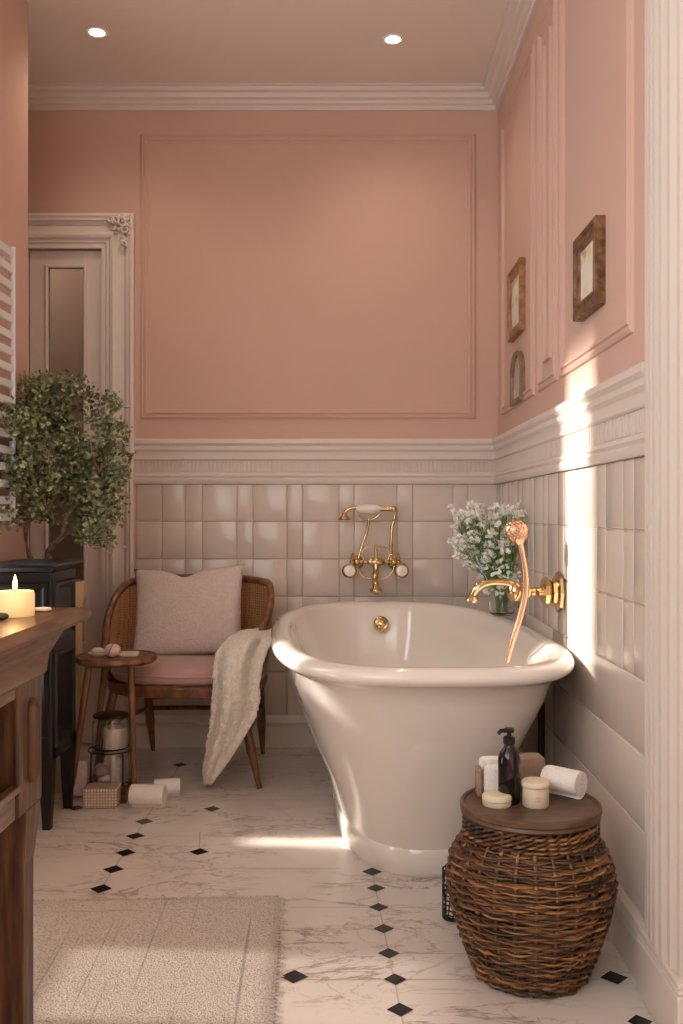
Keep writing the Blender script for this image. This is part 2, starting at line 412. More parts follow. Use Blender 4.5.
# left wall with unseen openings shaped to place the sun patches
def wall_with_holes(b, x0, x1, y0, y1, holes):
    ys = sorted(set([y0,y1]+[h[0] for h in holes]+[h[1] for h in holes]))
    zs = sorted(set([0,HC]+[h[2] for h in holes]+[h[3] for h in holes]))
    for i in range(len(ys)-1):
        for j in range(len(zs)-1):
            cy, cz = (ys[i]+ys[i+1])/2, (zs[j]+zs[j+1])/2
            if any(h[0]<cy<h[1] and h[2]<cz<h[3] for h in holes): continue
            b.box(x0,x1,ys[i],ys[i+1],zs[j],zs[j+1])
TE = 0.5   # tangent of the sun's height
HOLES = [(2.955,3.035,0.42,0.98),(2.60,2.91,1.055,2.42),(1.93,2.24,0.27,0.70)]
b = MB(); wall_with_holes(b, XL-0.05, XL, 1.1, YL, HOLES); struct(b.build('wall_left','pink'))
# window frames in the left wall (thin casing on the wall's face)
for i, (y0,y1,z0,z1) in enumerate([(2.60,2.91,1.055,2.42),(1.93,2.24,0.27,0.70)]):  # second, low one is invented to put sun on the rug
    b = MB(); b.frame((XL,y0-0.05,z0-0.05),(0,1,0),(0,0,1),(1,0,0),y1-y0+0.1,z1-z0+0.1,[(0,0),(0,0.015),(0.04,0.02),(0.05,0)])
    struct(b.build('window_%d'%(i+1),'white'))
m = bpy.data.materials.new('sun_dimmer_cloth'); m.use_nodes = True; M['sun_dimmer'] = m
nt = m.node_tree; tr_ = nt.nodes.new('ShaderNodeBsdfTransparent'); tl_ = nt.nodes.new('ShaderNodeBsdfTranslucent'); mx_ = nt.nodes.new('ShaderNodeMixShader')
tl_.inputs[0].default_value = srgb(240,232,222); mx_.inputs[0].default_value = 0.5
nt.links.new(tr_.outputs[0], mx_.inputs[1]); nt.links.new(tl_.outputs[0], mx_.inputs[2]); nt.links.new(mx_.outputs[0], nt.nodes['Material Output'].inputs[0])
b = MB(); b.box(XL-0.03,XL-0.027,1.93,2.24,0.27,0.70); struct(b.build('window_3','sun_dimmer'))  # added sheet across the low opening, weakens the sun patch
# right wall with a doorway nearest the camera
RY = 1.78
b = MB(); b.box(XR,XR+0.25,RY,D,0,HC); b.box(XR,XR+0.25,0.75,RY,2.5,HC); b.box(XR,XR+0.25,-0.9,0.75,0,HC)
wr = struct(b.build('wall_right','pink'))
b = MB(); b.box(XR+0.2,XR+0.24,0.75,RY-0.02,0,2.5)
for z0, z1 in ((0.2,1.0),(1.15,2.35)):
    b.frame((XR+0.2,0.87,z0),(0,1,0),(0,0,1),(-1,0,0),0.78,z1-z0,[(0,0),(0.01,0.012),(0.03,0.012),(0.045,0)])
struct(b.build('door_3','white'))
b = MB(); b.box(XR-0.002,XR+0.2,RY-0.02,RY,0,2.52); struct(b.build('trim_1','white'))
# rear of the room: unseen walls added to steer daylight in from high left
b = MB(); b.box(-2.2,XR+0.25,-1.0,-0.9,0,0.95); b.box(-0.15,XR+0.25,-1.0,-0.9,0.95,HC); struct(b.build('light_baffle_rear','pink'))
b = MB(); b.box(XL-0.05,XL,-0.9,1.1,0,1.15); struct(b.build('light_baffle_left','pink'))  # added low wall, keeps daylight off the lower parts
b = MB(); b.box(-2.2,XL-0.05,YL-0.2,YL-0.15,0,HC); struct(b.build('wall_return','pink'))

# straight wall mouldings
def back_strip(b, prof, x0, x1, mitre=True):
    b.prism(prof, lambda u,v: (x0, D-u, v), lambda u,v: ((x1-u) if mitre else x1, D-u, v))
def right_strip(b, prof, y0, y1=D, mitre=True):
    b.prism(prof, lambda u,v: (XR-u, y0, v), lambda u,v: (XR-u, (y1-u) if mitre else y1, v))
CP = [(0,HC-0.085),(0.012,HC-0.085),(0.014,HC-0.066),(0.026,HC-0.062),(0.03,HC-0.05),(0.044,HC-0.044),(0.05,HC-0.026),(0.066,HC-0.02),(0.07,HC-0.008),(0.082,HC-0.006),(0.082,HC),(0,HC)]
b = MB(); back_strip(b, CP, -2.1, XR); struct(b.build('trim_2','white'))
b = MB(); right_strip(b, CP, 0.75); struct(b.build('trim_3','white'))
ZT, ZB = 1.346, 1.149          # chair rail
RP = [(0,ZB),(0.014,ZB),(0.020,ZB+0.012),(0.020,ZB+0.022),(0.013,ZB+0.028),(0.020,ZB+0.036),(0.013,ZB+0.044),(0.013,ZB+0.050),
      (0.003,ZB+0.052),(0.003,ZB+0.102),(0.013,ZB+0.104),(0.017,ZB+0.110),(0.013,ZB+0.120),(0.015,ZB+0.138),(0.024,ZB+0.150),(0.024,ZB+0.160),(0.020,ZB+0.166),(0.030,ZB+0.178),(0.030,ZT-0.004),(0.026,ZT),(0,ZT)]
DCX = -0.942                    # right edge of the door casing
b = MB(); back_strip(b, RP, DCX, XR)
n = int((XR-DCX)/0.0185)
for i in range(n):
    x = DCX+0.02+i*0.0185
    if x < XR-0.03: b.box(x-0.0045,x+0.0045,D-0.013,D-0.001,ZB+0.052,ZB+0.102)
struct(b.build('trim_4','white', smooth=30))
CY0 = 2.02                      # where the right wall's casing starts
b = MB(); right_strip(b, RP, CY0)
y = CY0+0.015
while y < D-0.03:
    b.box(XR-0.012,XR-0.001,y,y+0.013,ZB+0.052,ZB+0.102); y += 0.025
struct(b.build('trim_5','white', smooth=30))
BP = [(0,0),(0.024,0),(0.024,0.088),(0.016,0.096),(0.016,0.102),(0.026,0.108),(0.022,0.128),(0.012,0.136),(0,0.136)]
b = MB(); back_strip(b, BP, DCX, XR); struct(b.build('baseboard_back','white'))
b = MB(); right_strip(b, BP, CY0); struct(b.build('baseboard_right','white'))

# tiles: bevelled, one mesh per wall
def tilegrid(name, us, zs, fn, parent):
    b = MB(); e = 0.002; k = 0.0045; t = 0.006
    for i in range(len(us)-1):
        for j in range(len(zs)-1):
            u0,u1,v0,v1 = us[i],us[i+1],zs[j],zs[j+1]
            g = e/2
            jx = random.uniform(-0.0007,0.0007); jz = random.uniform(-0.0007,0.0007)
            r = []
            for (ins,h) in ((g,0),(g,t*0.4),(g+k*0.35,t*0.85),(g+k,t)):
                r.append([fn(a,c,h+(0 if ins<g+k else (jx if a>(u0+u1)/2 else -jx)+(jz if c>(v0+v1)/2 else -jz))) for a,c in ((u0+ins,v0+ins),(u1-ins,v0+ins),(u1-ins,v1-ins),(u0+ins,v1-ins))])
            b.loft([[Vector(v) for v in q] for q in r], cap=True)
    b.cur = 1
    u0,u1,v0,v1 = us[0],us[-1],zs[0],zs[-1]
    b.quad(fn(u0,v0,0.002),fn(u1,v0,0.002),fn(u1,v1,0.002),fn(u0,v1,0.002))
    o = b.build(name, ['tile','grout'], parent, smooth=60)
    return o
zs = [ZB-0.1645*i for i in range(0,7)]; zs = [0.125]+sorted([z for z in zs if z > 0.17])
us = [(x-VX)/228.0 for x in (137,162,185,202.5,237,253,287,302.5,339,354,397,412.7,453,468,497.5)]
tilegrid('tiles', us, zs, lambda u,v,h: (u, D-h, v), wb)
ys = []
for k in range(-3, 9):
    ys += [2.155+0.235*k, 2.24+0.235*k]
ys = [CY0]+sorted([y for y in ys if CY0+0.03 < y < D-0.03])+[D-0.008]
zl = [z for z in zs if z < 0.70]; zu = [z for z in zs if z > 0.6]
tilegrid('tiles', ys, zu, lambda u,v,h: (XR-h, u, v), wr)
ysl = [CY0, 3.02, D-0.008]
tilegrid('tiles', ysl, zl, lambda u,v,h: (XR-h, u, v), wr)

# picture-panel mouldings on the pink walls
PM = [(0,0),(0.002,0.006),(0.010,0.010),(0.014,0.005),(0.021,0.005),(0.025,0.011),(0.031,0.010),(0.035,0.003),(0.040,0.003),(0.042,0)]
b = MB(); x0, x1 = (140-VX)/228, (476-VX)/228
b.frame((x0,D,1.434),(1,0,0),(0,0,1),(0,-1,0),x1-x0,1.250,PM); struct(b.build('trim_6','pink'))
k = 7
for y0, y1, in ((2.17,2.91),(2.965,3.255),(3.335,4.03)):
    b = MB(); b.frame((XR,y0,1.436),(0,1,0),(0,0,1),(-1,0,0),y1-y0,1.235,PM)
    if k == 8: b.frame((XR,y0+0.085,1.52),(0,1,0),(0,0,1),(-1,0,0),y1-y0-0.17,1.07,[(0,0),(0.004,0.010),(0.014,0.008),(0.02,0)])
    struct(b.build('trim_%d'%k,'pink')); k += 1

# right-hand fluted casing and its plinth
def casing_prof(y0, y1, steps, depth):
    pts = [(y1, 0)]
    w = (y1-y0); 
    for i in range(steps):
        a = y1-w*(i+0.08)/steps; c = y1-w*(i+0.55)/steps; e = y1-w*(i+0.92)/steps
        h = depth*(0.62+0.38*math.sin(PI*(i+0.5)/steps))
        pts += [(a, h*0.35), (a-0.003, h), (c, h), (c-0.003, h*0.35), (e, h*0.35)]
    pts += [(y0, depth*0.6), (y0, 0)]
    return pts
b = MB(); cp = casing_prof(RY, CY0, 6, 0.034)
b.prism(cp, lambda y,h: (XR-h, y, 0.14), lambda y,h: (XR-h, y, HC-0.0))
struct(b.build('trim_10','white'))
b = MB(); b.box(XR-0.037,XR,RY-0.005,CY0+0.012,0,0.118)
b.box(XR-0.0355,XR,RY-0.002,CY0+0.008,0.118,0.128); b.box(XR-0.0345,XR,RY,CY0+0.003,0.128,0.142)
struct(b.build('trim_11','white', bevel=0.004))

# glazed double door with its casing
b = MB()
lx0, lx1 = -1.412, -1.092
def leaf(x0, x1):
    gx0, gx1 = x0+0.079, x1-0.079
    y0, y1 = D+0.02, D+0.06
    b.box(x0,gx0,y0,y1,0.01,DZ-0.012); b.box(gx1,x1,y0,y1,0.01,DZ-0.012)
    b.box(gx0,gx1,y0,y1,0.01,0.45); b.box(gx0,gx1,y0,y1,2.105,DZ-0.012)
    b.frame((gx0-0.012,y0,0.44),(1,0,0),(0,0,1),(0,-1,0),gx1-gx0+0.024,1.677,[(0,0),(0.003,0.008),(0.012,0.008),(0.016,0.0)])
    b.frame((gx0,y0,0.08),(1,0,0),(0,0,1),(0,-1,0),gx1-gx0,0.3,[(0,0),(0.005,0.01),(0.02,0.01),(0.03,0)])
    return gx0, gx1
ga = leaf(lx0, lx1); gb = leaf(lx0-0.32, lx0-0.004)
dr = struct(b.build('door_1','white', bevel=0.002))
for g in (ga, gb):
    p = MB(); p.box(g[0],g[1],D+0.036,D+0.042,0.45,2.105); p.build('pane','doorglass',dr)
CS = [(0,0),(0,0.034),(0.012,0.040),(0.022,0.034),(0.030,0.034),(0.034,0.018),(0.046,0.013),(0.074,0.018),(0.084,0.024),(0.092,0.030),(0.104,0.026),(0.110,0.016),(0.122,0.016),(0.128,0.010),(0.146,0.010),(0.148,0)]
b = MB(); cx0, cx1, cz = DX0-0.148, DCX, 2.327
b.prism(CS, lambda u,h: (cx1-u,D-h,0), lambda u,h: (cx1-u,D-h,cz-u))
b.prism(CS, lambda u,h: (cx0+u,D-h,0), lambda u,h: (cx0+u,D-h,cz-u))
b.prism(CS, lambda u,h: (cx0+u,D-h,cz-u), lambda u,h: (cx1-u,D-h,cz-u))
tr = struct(b.build('trim_12','white'))
# carved acanthus in the corner of the casing
o = MB(); c0 = Vector((DCX-0.045, D-0.035, cz-0.04))
def curl(cx, cz_, r, a0, turns, s):
    pts = []; rad = []
    for i in range(22):
        t = i/21; a = a0+turns*2*PI*t; q = r*(1-0.8*t)
        pts.append(c0+Vector((cx+q*math.cos(a), -0.004-0.006*math.sin(PI*t), cz_+q*math.sin(a)))); rad.append(s*(1-0.45*t))
    o.tube(pts, rad, 7)
for cx, cz_, r, a0, tn in ((-0.0,0.0,0.028,0.3,1.3),(0.018,0.018,0.018,2,1.1),(-0.028,0.004,0.020,4,-1.2),(0.012,-0.034,0.022,1,1.2),(-0.008,-0.070,0.018,0,-1.1),(-0.05,0.012,0.016,3,1.1),(0.004,-0.096,0.013,5,1.1),(-0.012,0.024,0.014,1,-1.0)):
    curl(cx, cz_, r, a0, tn, 0.0062)
for i in range(14):
    a = random.uniform(0,2*PI); q = random.uniform(0.01,0.05)
    o.ball(c0+Vector((q*math.cos(a)-0.01,-0.005,q*math.sin(a)-0.02)), 0.007, 8, (1.3,0.7,0.8))
struct(o.build('carved_ornament','white',tr, smooth=180))

# ------------------------------------------------------------------ ceiling downlights
for i, (x, y, lab) in enumerate(((97,31,'left one of two small round recessed ceiling spotlights, above the door'),(393,38,'right one of two small round recessed ceiling spotlights, above the bath'))):
    dd = F*(HC-H)/(VY-y); X = (x-VX)*dd/F
    t = thing('ceiling_spotlight', lab, 'ceiling light', (X,dd,HC), group='recessed ceiling spotlights')
    b = MB(); b.lathe([(0.028,-0.001),(0.042,-0.001),(0.044,-0.004),(0.040,-0.008),(0.030,-0.007),(0.028,-0.001)], (X,dd,HC), n=32); b.build('bezel','china',t, smooth=40)
    b = MB(); b.lathe([(0.027,-0.0015),(0.027,-0.006),(0.018,-0.010),(0.005,-0.0115)], (X,dd,HC), n=24); b.build('bulb','lamp',t, smooth=40)
    l = bpy.data.lights.new('spot','SPOT'); l.energy = 9; l.color = (1,0.80,0.58); l.spot_size = math.radians(130); l.spot_blend = 0.9; l.shadow_soft_size = 0.03
    lo = bpy.data.objects.new('spotlight_beam', l); COL.objects.link(lo); lo.location = (X,dd,HC-0.03)

# ------------------------------------------------------------------ bathtub
TXC, TYC = 0.179, 3.20
AX = -0.075       # drift of the axis in x per metre of depth
def ring(z, a, bf, bb, n=120, p=2.6, tilt=0.0, cy=TYC, pb=None):
    out = []; p0 = p
    for k in range(n):
        t = 2*PI*k/n; c, s_ = math.cos(t), math.sin(t); p = (pb or 2.45) if s_ >= 0 else p0
        x = a*abs(c)**(2/p)*(1 if c>=0 else -1); yy = (bb if s_>=0 else bf)*abs(s_)**(2/p)*(1 if s_>=0 else -1)
        out.append(Vector((TXC+x+AX*yy, cy+yy, z+tilt*yy)))
    return out
tl = 0.012
tub = thing('bathtub','white freestanding roll-top enamel bathtub with brass overflow, beside the tiled wall','bathtub',(TXC,TYC,0))
b = MB(); R = []
for z, a, f_, bk in ((0.0,0.225,0.535,0.54),(0.012,0.232,0.545,0.55),(0.060,0.234,0.549,0.552),(0.072,0.233,0.547,0.551),(0.080,0.230,0.543,0.547),(0.088,0.232,0.546,0.55),(0.20,0.262,0.595,0.60),(0.33,0.318,0.645,0.665),(0.45,0.364,0.70,0.725),(0.52,0.389,0.738,0.76),(0.572,0.402,0.766,0.79)):
    R.append(ring(z,a,f_,bk,p=2.5+0.7*max(0,(z-0.1)/0.47),tilt=tl*max(0,(z-0.1)/0.5)))
for i in range(13):   # the rolled rim
    an = -PI*0.42+PI*1.30*i/12
    q = 0.034; ox, oz = q*math.cos(an)*1.1, 0.025*math.sin(an)
    R.append(ring(0.616+oz,0.408+ox,0.790+ox,0.815+ox,p=3.3,tilt=tl))
for z, a, f_, bk in ((0.60,0.356,0.738,0.765),(0.53,0.338,0.72,0.75),(0.40,0.295,0.68,0.71),(0.25,0.245,0.60,0.64),(0.17,0.20,0.52,0.57),(0.14,0.14,0.44,0.48)):
    R.append(ring(z,a,f_,bk,tilt=tl))
b.loft(R); b.build('body','enamel',tub, smooth=38)
oc = wp(381,624,3.905)
b = MB(); dv = (0.05,-1,0.12)
b.lathe([(0.0,-0.02),(0.030,-0.02),(0.033,-0.006),(0.033,0.0),(0.030,0.006),(0.024,0.009),(0.021,0.008),(0.018,0.014),(0.008,0.018),(0.001,0.019)], oc, dirv=dv, n=32)
for k in range(6):
    a = 2*PI*k/6; b.ball(oc+Vector((0.013*math.cos(a),-0.016,0.013*math.sin(a))), 0.004, 8)
b.build('overflow_cover','gold',tub, smooth=40)
b = MB(); b.lathe([(0.03,0.0),(0.03,0.005),(0.02,0.007),(0.001,0.007)], (TXC,TYC,0.139), n=24); b.build('drain','gold',tub, smooth=40)

# ------------------------------------------------------------------ brass mixer on the back wall
fx, S = 0.118, 1/228.0
def bw(x, y, off): # a point at a pixel of the back wall, pulled out by off
    return wp(x, y, D-off)
fa = thing('bath_mixer','gold bath shower mixer with two white dials and cradled handset on back wall','tap',(fx,D-0.01,0.82))
b = MB()
for sx in (357,394):
    p = bw(sx,562,0.0); b.lathe([(0.030,0.006),(0.030,0.012),(0.022,0.018),(0.011,0.022),(0.010,0.07)], p, dirv=(0,-1,0), n=24)
for sx in (357,394): b.ball(bw(sx,562,0.085),0.017,14)
b.tube([bw(352,562,0.085),bw(400,562,0.085)],0.0085,12)
b.lathe([(0.012,-0.03),(0.016,-0.02),(0.020,0.0),(0.016,0.02),(0.012,0.03)], bw(376,562,0.085), axis='X', n=16)
for t_ in (363,368,384,389): b.lathe([(0.010,-0.004),(0.013,0),(0.010,0.004)], bw(t_,562,0.085), axis='X', n=14)
b.build('body','gold',fa, smooth=45)
for sx in (349.5,401.5):
    c = bw(sx,571,0.10)
    h = MB(); h.lathe([(0.010,-0.03),(0.012,-0.015),(0.026,-0.004),(0.032,0.004),(0.032,0.012),(0.027,0.016),(0.024,0.014)], c, dirv=(0,-1,0.12), n=28)
    q = c+Vector((0,0.02,0)); e = bw(sx+(3 if sx<370 else -3),561,0.085)
    h.tube([q,e],0.011,12); h.lathe([(0.012,0.0),(0.009,0.008),(0.004,0.016),(0.006,0.02),(0.001,0.028)], e+Vector((0,0,0.008)), n=12)
    ho = h.build('handle','gold',fa, smooth=45)
    h = MB(); h.lathe([(0.024,0.012),(0.023,0.0175),(0.015,0.020),(0.001,0.0205)], c, dirv=(0,-1,0.12), n=28)
    h.lathe([(0.004,0.019),(0.003,0.0225),(0.001,0.023)], c, dirv=(0,-1,0.12), n=10)
    dl = h.build('dial','china',ho, smooth=45)
# spout
b = MB(); pts = catmull([bw(376,562,0.085),bw(376,572,0.10),bw(374.5,580,0.135),bw(376,588,0.17),bw(376,594,0.18)],6)
b.tube(pts,[0.014+0.002*math.sin(i*0.9) for i in range(len(pts))],14)
b.lathe([(0.016,0.012),(0.026,0.0),(0.028,-0.010),(0.024,-0.016),(0.018,-0.014)], bw(376,589,0.18), n=20)
b.build('spout','gold',fa, smooth=45)
# lyre-shaped ornament and cradle
b = MB()
b.tube(catmull([bw(357,566,0.09),bw(360,573,0.092),bw(366,578,0.095),bw(376,578,0.096),bw(386,578,0.095),bw(392,572,0.092),bw(395,565,0.09)],5),0.0034,8)
b.tube(catmull([bw(364,560,0.09),bw(362,553,0.088),bw(366,548,0.086),bw(376,546,0.086),bw(386,548,0.086),bw(390,553,0.088),bw(388,560,0.09)],5),0.0034,8)
b.tube([bw(376,562,0.085),bw(376,548,0.085)],[0.008,0.006],10); b.ball(bw(376,546,0.085),0.008,10)
b.build('scroll_bracket','gold',fa, smooth=60)
b = MB()
b.tube(catmull([bw(358,560,0.08),bw(362,546,0.078),bw(367,531,0.078),bw(369,518,0.08)],6),[0.006]*18+[0.0052],10)
b.tube(catmull([bw(359,515,0.08),bw(364,519,0.08),bw(373,519,0.08),bw(380,514,0.08)],6),0.005,8)
b.build('cradle','gold',fa, smooth=60)
b = MB(); pts = catmull([bw(391,560,0.08),bw(391,546,0.082),bw(392,528,0.08),bw(394,521,0.078)],6)
b.tube(pts,0.0075,10)
pts = catmull([bw(394,521,0.078),bw(395,513,0.078),bw(393,510,0.078)],6); b.tube(pts,[0.006]*len(pts),10)
for p in ((394,520),(391,545),(391,555)): b.lathe([(0.008,-0.005),(0.011,0),(0.008,0.005)], bw(p[0],p[1],0.08), n=12)
b.build('riser_pipe','gold',fa, smooth=60)
hs = MB(); hs.tube([bw(358,509,0.085),bw(380,509,0.085)],0.007,10); hs.tube([bw(378,509,0.085),bw(393,509,0.085)],[0.0085,0.011],12); hs.ball(bw(394,509,0.085),0.014,12)
hs.tube(catmull([bw(359,508,0.085),bw(352,508,0.085),bw(346,511,0.086),bw(345,515,0.088)],6),[0.008]*19,12)
hs.lathe([(0.008,0.012),(0.012,0.004),(0.014,-0.004),(0.026,-0.014),(0.028,-0.020),(0.024,-0.022),(0.001,-0.021)], bw(344.5,515,0.088), n=24)
ho = hs.build('handset','gold',fa, smooth=45)
b = MB(); b.lathe([(0.010,-0.052),(0.016,-0.048),(0.021,-0.030),(0.023,0.0),(0.021,0.030),(0.015,0.046),(0.010,0.050)], bw(368.5,509,0.085), axis='X', n=24)
b.build('china_grip','china',ho, smooth=60)

# ------------------------------------------------------------------ brass mixer on the right wall, over the bath
WD = 2.88
mx = thing('wall_tap','gold wall-mounted bath spout with upright hand shower over the right rim','tap',(XR-0.01,WD,0.78))
b = MB(); fc = Vector((XR-0.008,WD,wp(553,592,WD).z))
b.lathe([(0.056,0.0),(0.063,0.006),(0.061,0.014),(0.044,0.020),(0.040,0.030),(0.026,0.036),(0.020,0.040)], fc, dirv=(-1,0,0), n=8)
b.lathe([(0.040,0.036),(0.046,0.042),(0.044,0.054),(0.032,0.060)], fc, dirv=(-1,0,0), n=10)
b.build('wall_flange','gold',mx, smooth=25)
b = MB(); z0 = fc.z+0.012
b.tube([fc+Vector((-0.03,0,0)),fc+Vector((-0.15,0,0))],0.014,14)
b.lathe([(0.012,-0.016),(0.022,-0.010),(0.026,0),(0.022,0.010),(0.012,0.016)], fc+Vector((-0.105,0,0)), axis='X', n=18)
b.lathe([(0.014,-0.026),(0.022,-0.016),(0.026,0),(0.022,0.018),(0.014,0.028)], fc+Vector((-0.14,0,0)), n=18)
b.lathe([(0.010,-0.012),(0.017,0),(0.010,0.012)], fc+Vector((-0.075,0,0)), axis='X', n=18)
b.build('valve','gold',mx, smooth=50)
b = MB(); P0 = fc+Vector((-0.14,0,0.018))
pts = catmull([P0, wp(507,583,WD), wp(492,582.5,WD), wp(480,586,WD), wp(474,593,WD), wp(472,600,WD)],7)
b.tube(pts,[0.011+0.0015*math.sin(i*0.35) for i in range(len(pts))],14)
b.lathe([(0.010,0.012),(0.017,0.006),(0.021,-0.004),(0.018,-0.010),(0.010,-0.008)], wp(472,599,WD), n=10)
b.build('spout','gold',mx, smooth=40)
b = MB(); HD = WD-0.05
pts = catmull([wp(507,662,HD),wp(513,640,HD),wp(520.5,616,HD),wp(525.5,592,HD),wp(525,570,HD),wp(521.5,550,HD),wp(520,543,HD)],8)
b.tube(pts,[0.0075+0.003*math.sin(PI*i/(len(pts)-1)) for i in range(len(pts))],12)
b.tube([fc+Vector((-0.14,0,0.0)), wp(525,585,HD)],0.009,10)
hd = wp(517,531,HD); ax = Vector((-0.45,-0.85,0.2)).normalized()
b.build('hand_shower','rosegold',mx, smooth=60)
b = MB(); rows = []
def hring(cy_, r, thick, n=20):
    pass
# head: a flattened pear standing on the handle, ribbed
top = wp(514,519,HD); bot = wp(521,548,HD); axis_ = (top-bot); Lh = axis_.length; axis_.normalize()
side = axis_.cross(Vector((0,1,0))).normalized(); dep = axis_.cross(side).normalized()
prof = [(0,0.10),(0.08,0.22),(0.2,0.5),(0.35,0.82),(0.5,0.98),(0.62,1.0),(0.75,0.93),(0.87,0.7),(0.95,0.42),(1.0,0.08)]
rings = []
for t_, q in prof:
    rg = []
    for k in range(24):
        a = 2*PI*k/24; rr = 0.034*q*(1+0.05*(k%2))
        rg.append(bot+axis_*Lh*t_+side*rr*math.cos(a)+dep*rr*0.62*math.sin(a))
    rings.append(rg)
b.loft(rings)
for i in range(8):
    for j in range(5):
        u_ = (j-2)*0.010+(0.005 if i%2 else 0)
        c = bot+axis_*Lh*(0.33+0.078*i)+side*u_+Vector((0,-0.0205*math.sqrt(max(0.05,1-(u_/0.034)**2-((i-3.6)/6.5)**2)),0))
        b.ball(c,0.0042,8)
b.build('shower_rose','rosegold',mx, smooth=50)

# ------------------------------------------------------------------ pipe behind the bath
b = MB(); pc = Vector((0.600,2.98,0)); b.tube([pc,pc+Vector((0,0,0.45))],0.011,14); b.lathe([(0.026,0),(0.026,0.006),(0.014,0.014),(0.011,0.016)], pc, n=20)
o = b.build('water_pipe','wire', smooth=45); origin(o, pc); tag(o,'dark bronze upright water pipe between the bath and the right wall','pipe')

# ------------------------------------------------------------------ vase with white flowers
vd = 3.50; vc = Vector((0.560, vd, 0)); vc.z = 0.6435+tl*(vd-TYC)
b = MB(); k = 0.9
vp = [(0.001,0.0),(0.036,0.0),(0.044,0.006),(0.048,0.030),(0.050,0.060),(0.046,0.082),(0.040,0.094),(0.043,0.108),(0.040,0.1085),(0.037,0.094),(0.043,0.080),(0.046,0.060),(0.044,0.030),(0.040,0.012),(0.001,0.010)]
b.lathe(vp, vc, n=40)
va = b.build('flower_vase','glass', smooth=50); origin(va, vc)
tag(va,'round clear glass vase of water standing on the bath rim by the wall','vase')
bo = thing('flower_bouquet','bunch of tiny white blossoms on green stems in the clear vase','flowers',tuple(vc+Vector((0,0,0.012))))
b = MB(); fm = []; heads = []
fcx = (489-VX)*vd/F
for i in range(230):
    a = random.uniform(0,2*PI); q = math.sqrt(random.random())
    x = wp(random.triangular(446,536,486), 0, vd).x
    ty = random.triangular(505,572,518) if i % 9 else random.uniform(560,588)
    z = wp(0,ty,vd).z
    y = vd+random.uniform(-0.11,0.11)
    spread = min(1.0,(z-vc.z)/0.24)
    x = vc.x+(x-vc.x)*max(0.35,spread)
    x = min(x, XR-0.025)
    tip = Vector((x,y,z)); base = vc+Vector((random.uniform(-0.018,0.018),random.uniform(-0.018,0.018),0.014))
    neck = vc+Vector((random.uniform(-0.022,0.022)+(0.012 if tip.x>vc.x else -0.012),random.uniform(-0.022,0.022),0.105))
    mid = neck.lerp(tip,0.55)+Vector((0,0,0.012))
    b.tube([base,neck,mid,tip],[0.0014,0.0012,0.001,0.0007],4,cap=False)
    heads.append(tip)
    for j in range(2):
        t2 = tip+Vector((random.uniform(-0.03,0.03),random.uniform(-0.03,0.03),random.uniform(-0.03,0.02))); t2.x = min(t2.x, XR-0.02)
        b.tube([neck.lerp(tip,0.7),t2],[0.0009,0.0006],4,cap=False); heads.append(t2)
for i in range(420):
    a = random.choice(heads); a = vc+Vector((0,0,0.1))+(a-vc-Vector((0,0,0.1)))*random.uniform(0.15,0.85)
    t = (a-vc).normalized(); s_ = t.orthogonal().normalized(); l = random.uniform(0.03,0.055)
    b.add([a,a+t*l*0.5+s_*0.004,a+t*l,a+t*l*0.5-s_*0.004],[(0,1,2,3)])
st = b.build('stems','stem',bo); st['kind'] = 'stuff'
def blossom(seed):
    rnd = random.Random(seed); m = MB()
    for j in range(4 if seed else 3):
        c = Vector((rnd.uniform(-0.008,0.008),rnd.uniform(-0.008,0.008),rnd.uniform(-0.004,0.006)))
        for p in range(5):
            a = 2*PI*p/5+rnd.random(); u = Vector((math.cos(a),math.sin(a),0.25)); w = Vector((-math.sin(a),math.cos(a),0))
            m.add([c, c+u*0.0044+w*0.0032, c+u*0.0082, c+u*0.0044-w*0.0032],[(0,1,2,3)])
        m.cur = 1; m.ball(c+Vector((0,0,0.001)),0.0016,6); m.cur = 0
    return m
protos = [blossom(i).build('blossom',['petal','pollen'],bo,world=False) for i in range(4)]
heads.sort(key=lambda p: p.y)
off = Vector(bo.location)
rest = MB()
for i, p in enumerate(heads):
    if i < 100:
        o = protos[i] if i < 4 else protos[i%4].copy()
        if i >= 4: COL.objects.link(o)
        o.parent = bo; o.location = p-off; o.rotation_euler = (random.uniform(0.3,1.3),random.uniform(-.6,.6),random.uniform(0,6)); o.scale = (1.0,1.0,1.0)
    else:
        for j in range(5):
            c = p+Vector((random.uniform(-.01,.01),random.uniform(-.01,.01),random.uniform(-.007,.008)))
            rx, rz = random.uniform(0,6), random.uniform(0,6); R_ = Matrix.Rotation(rz,3,'Z')@Matrix.Rotation(random.uniform(0.2,1.3),3,'X')
            for q in range(5):
                a = 2*PI*q/5; u = R_@Vector((math.cos(a),math.sin(a),0.25)); w = R_@Vector((-math.sin(a),math.cos(a),0))
                rest.add([c, c+u*0.0044+w*0.0032, c+u*0.0082, c+u*0.0044-w*0.0032],[(0,1,2,3)])
r_ = rest.build('small_blossoms','petal',bo); r_['kind'] = 'stuff'

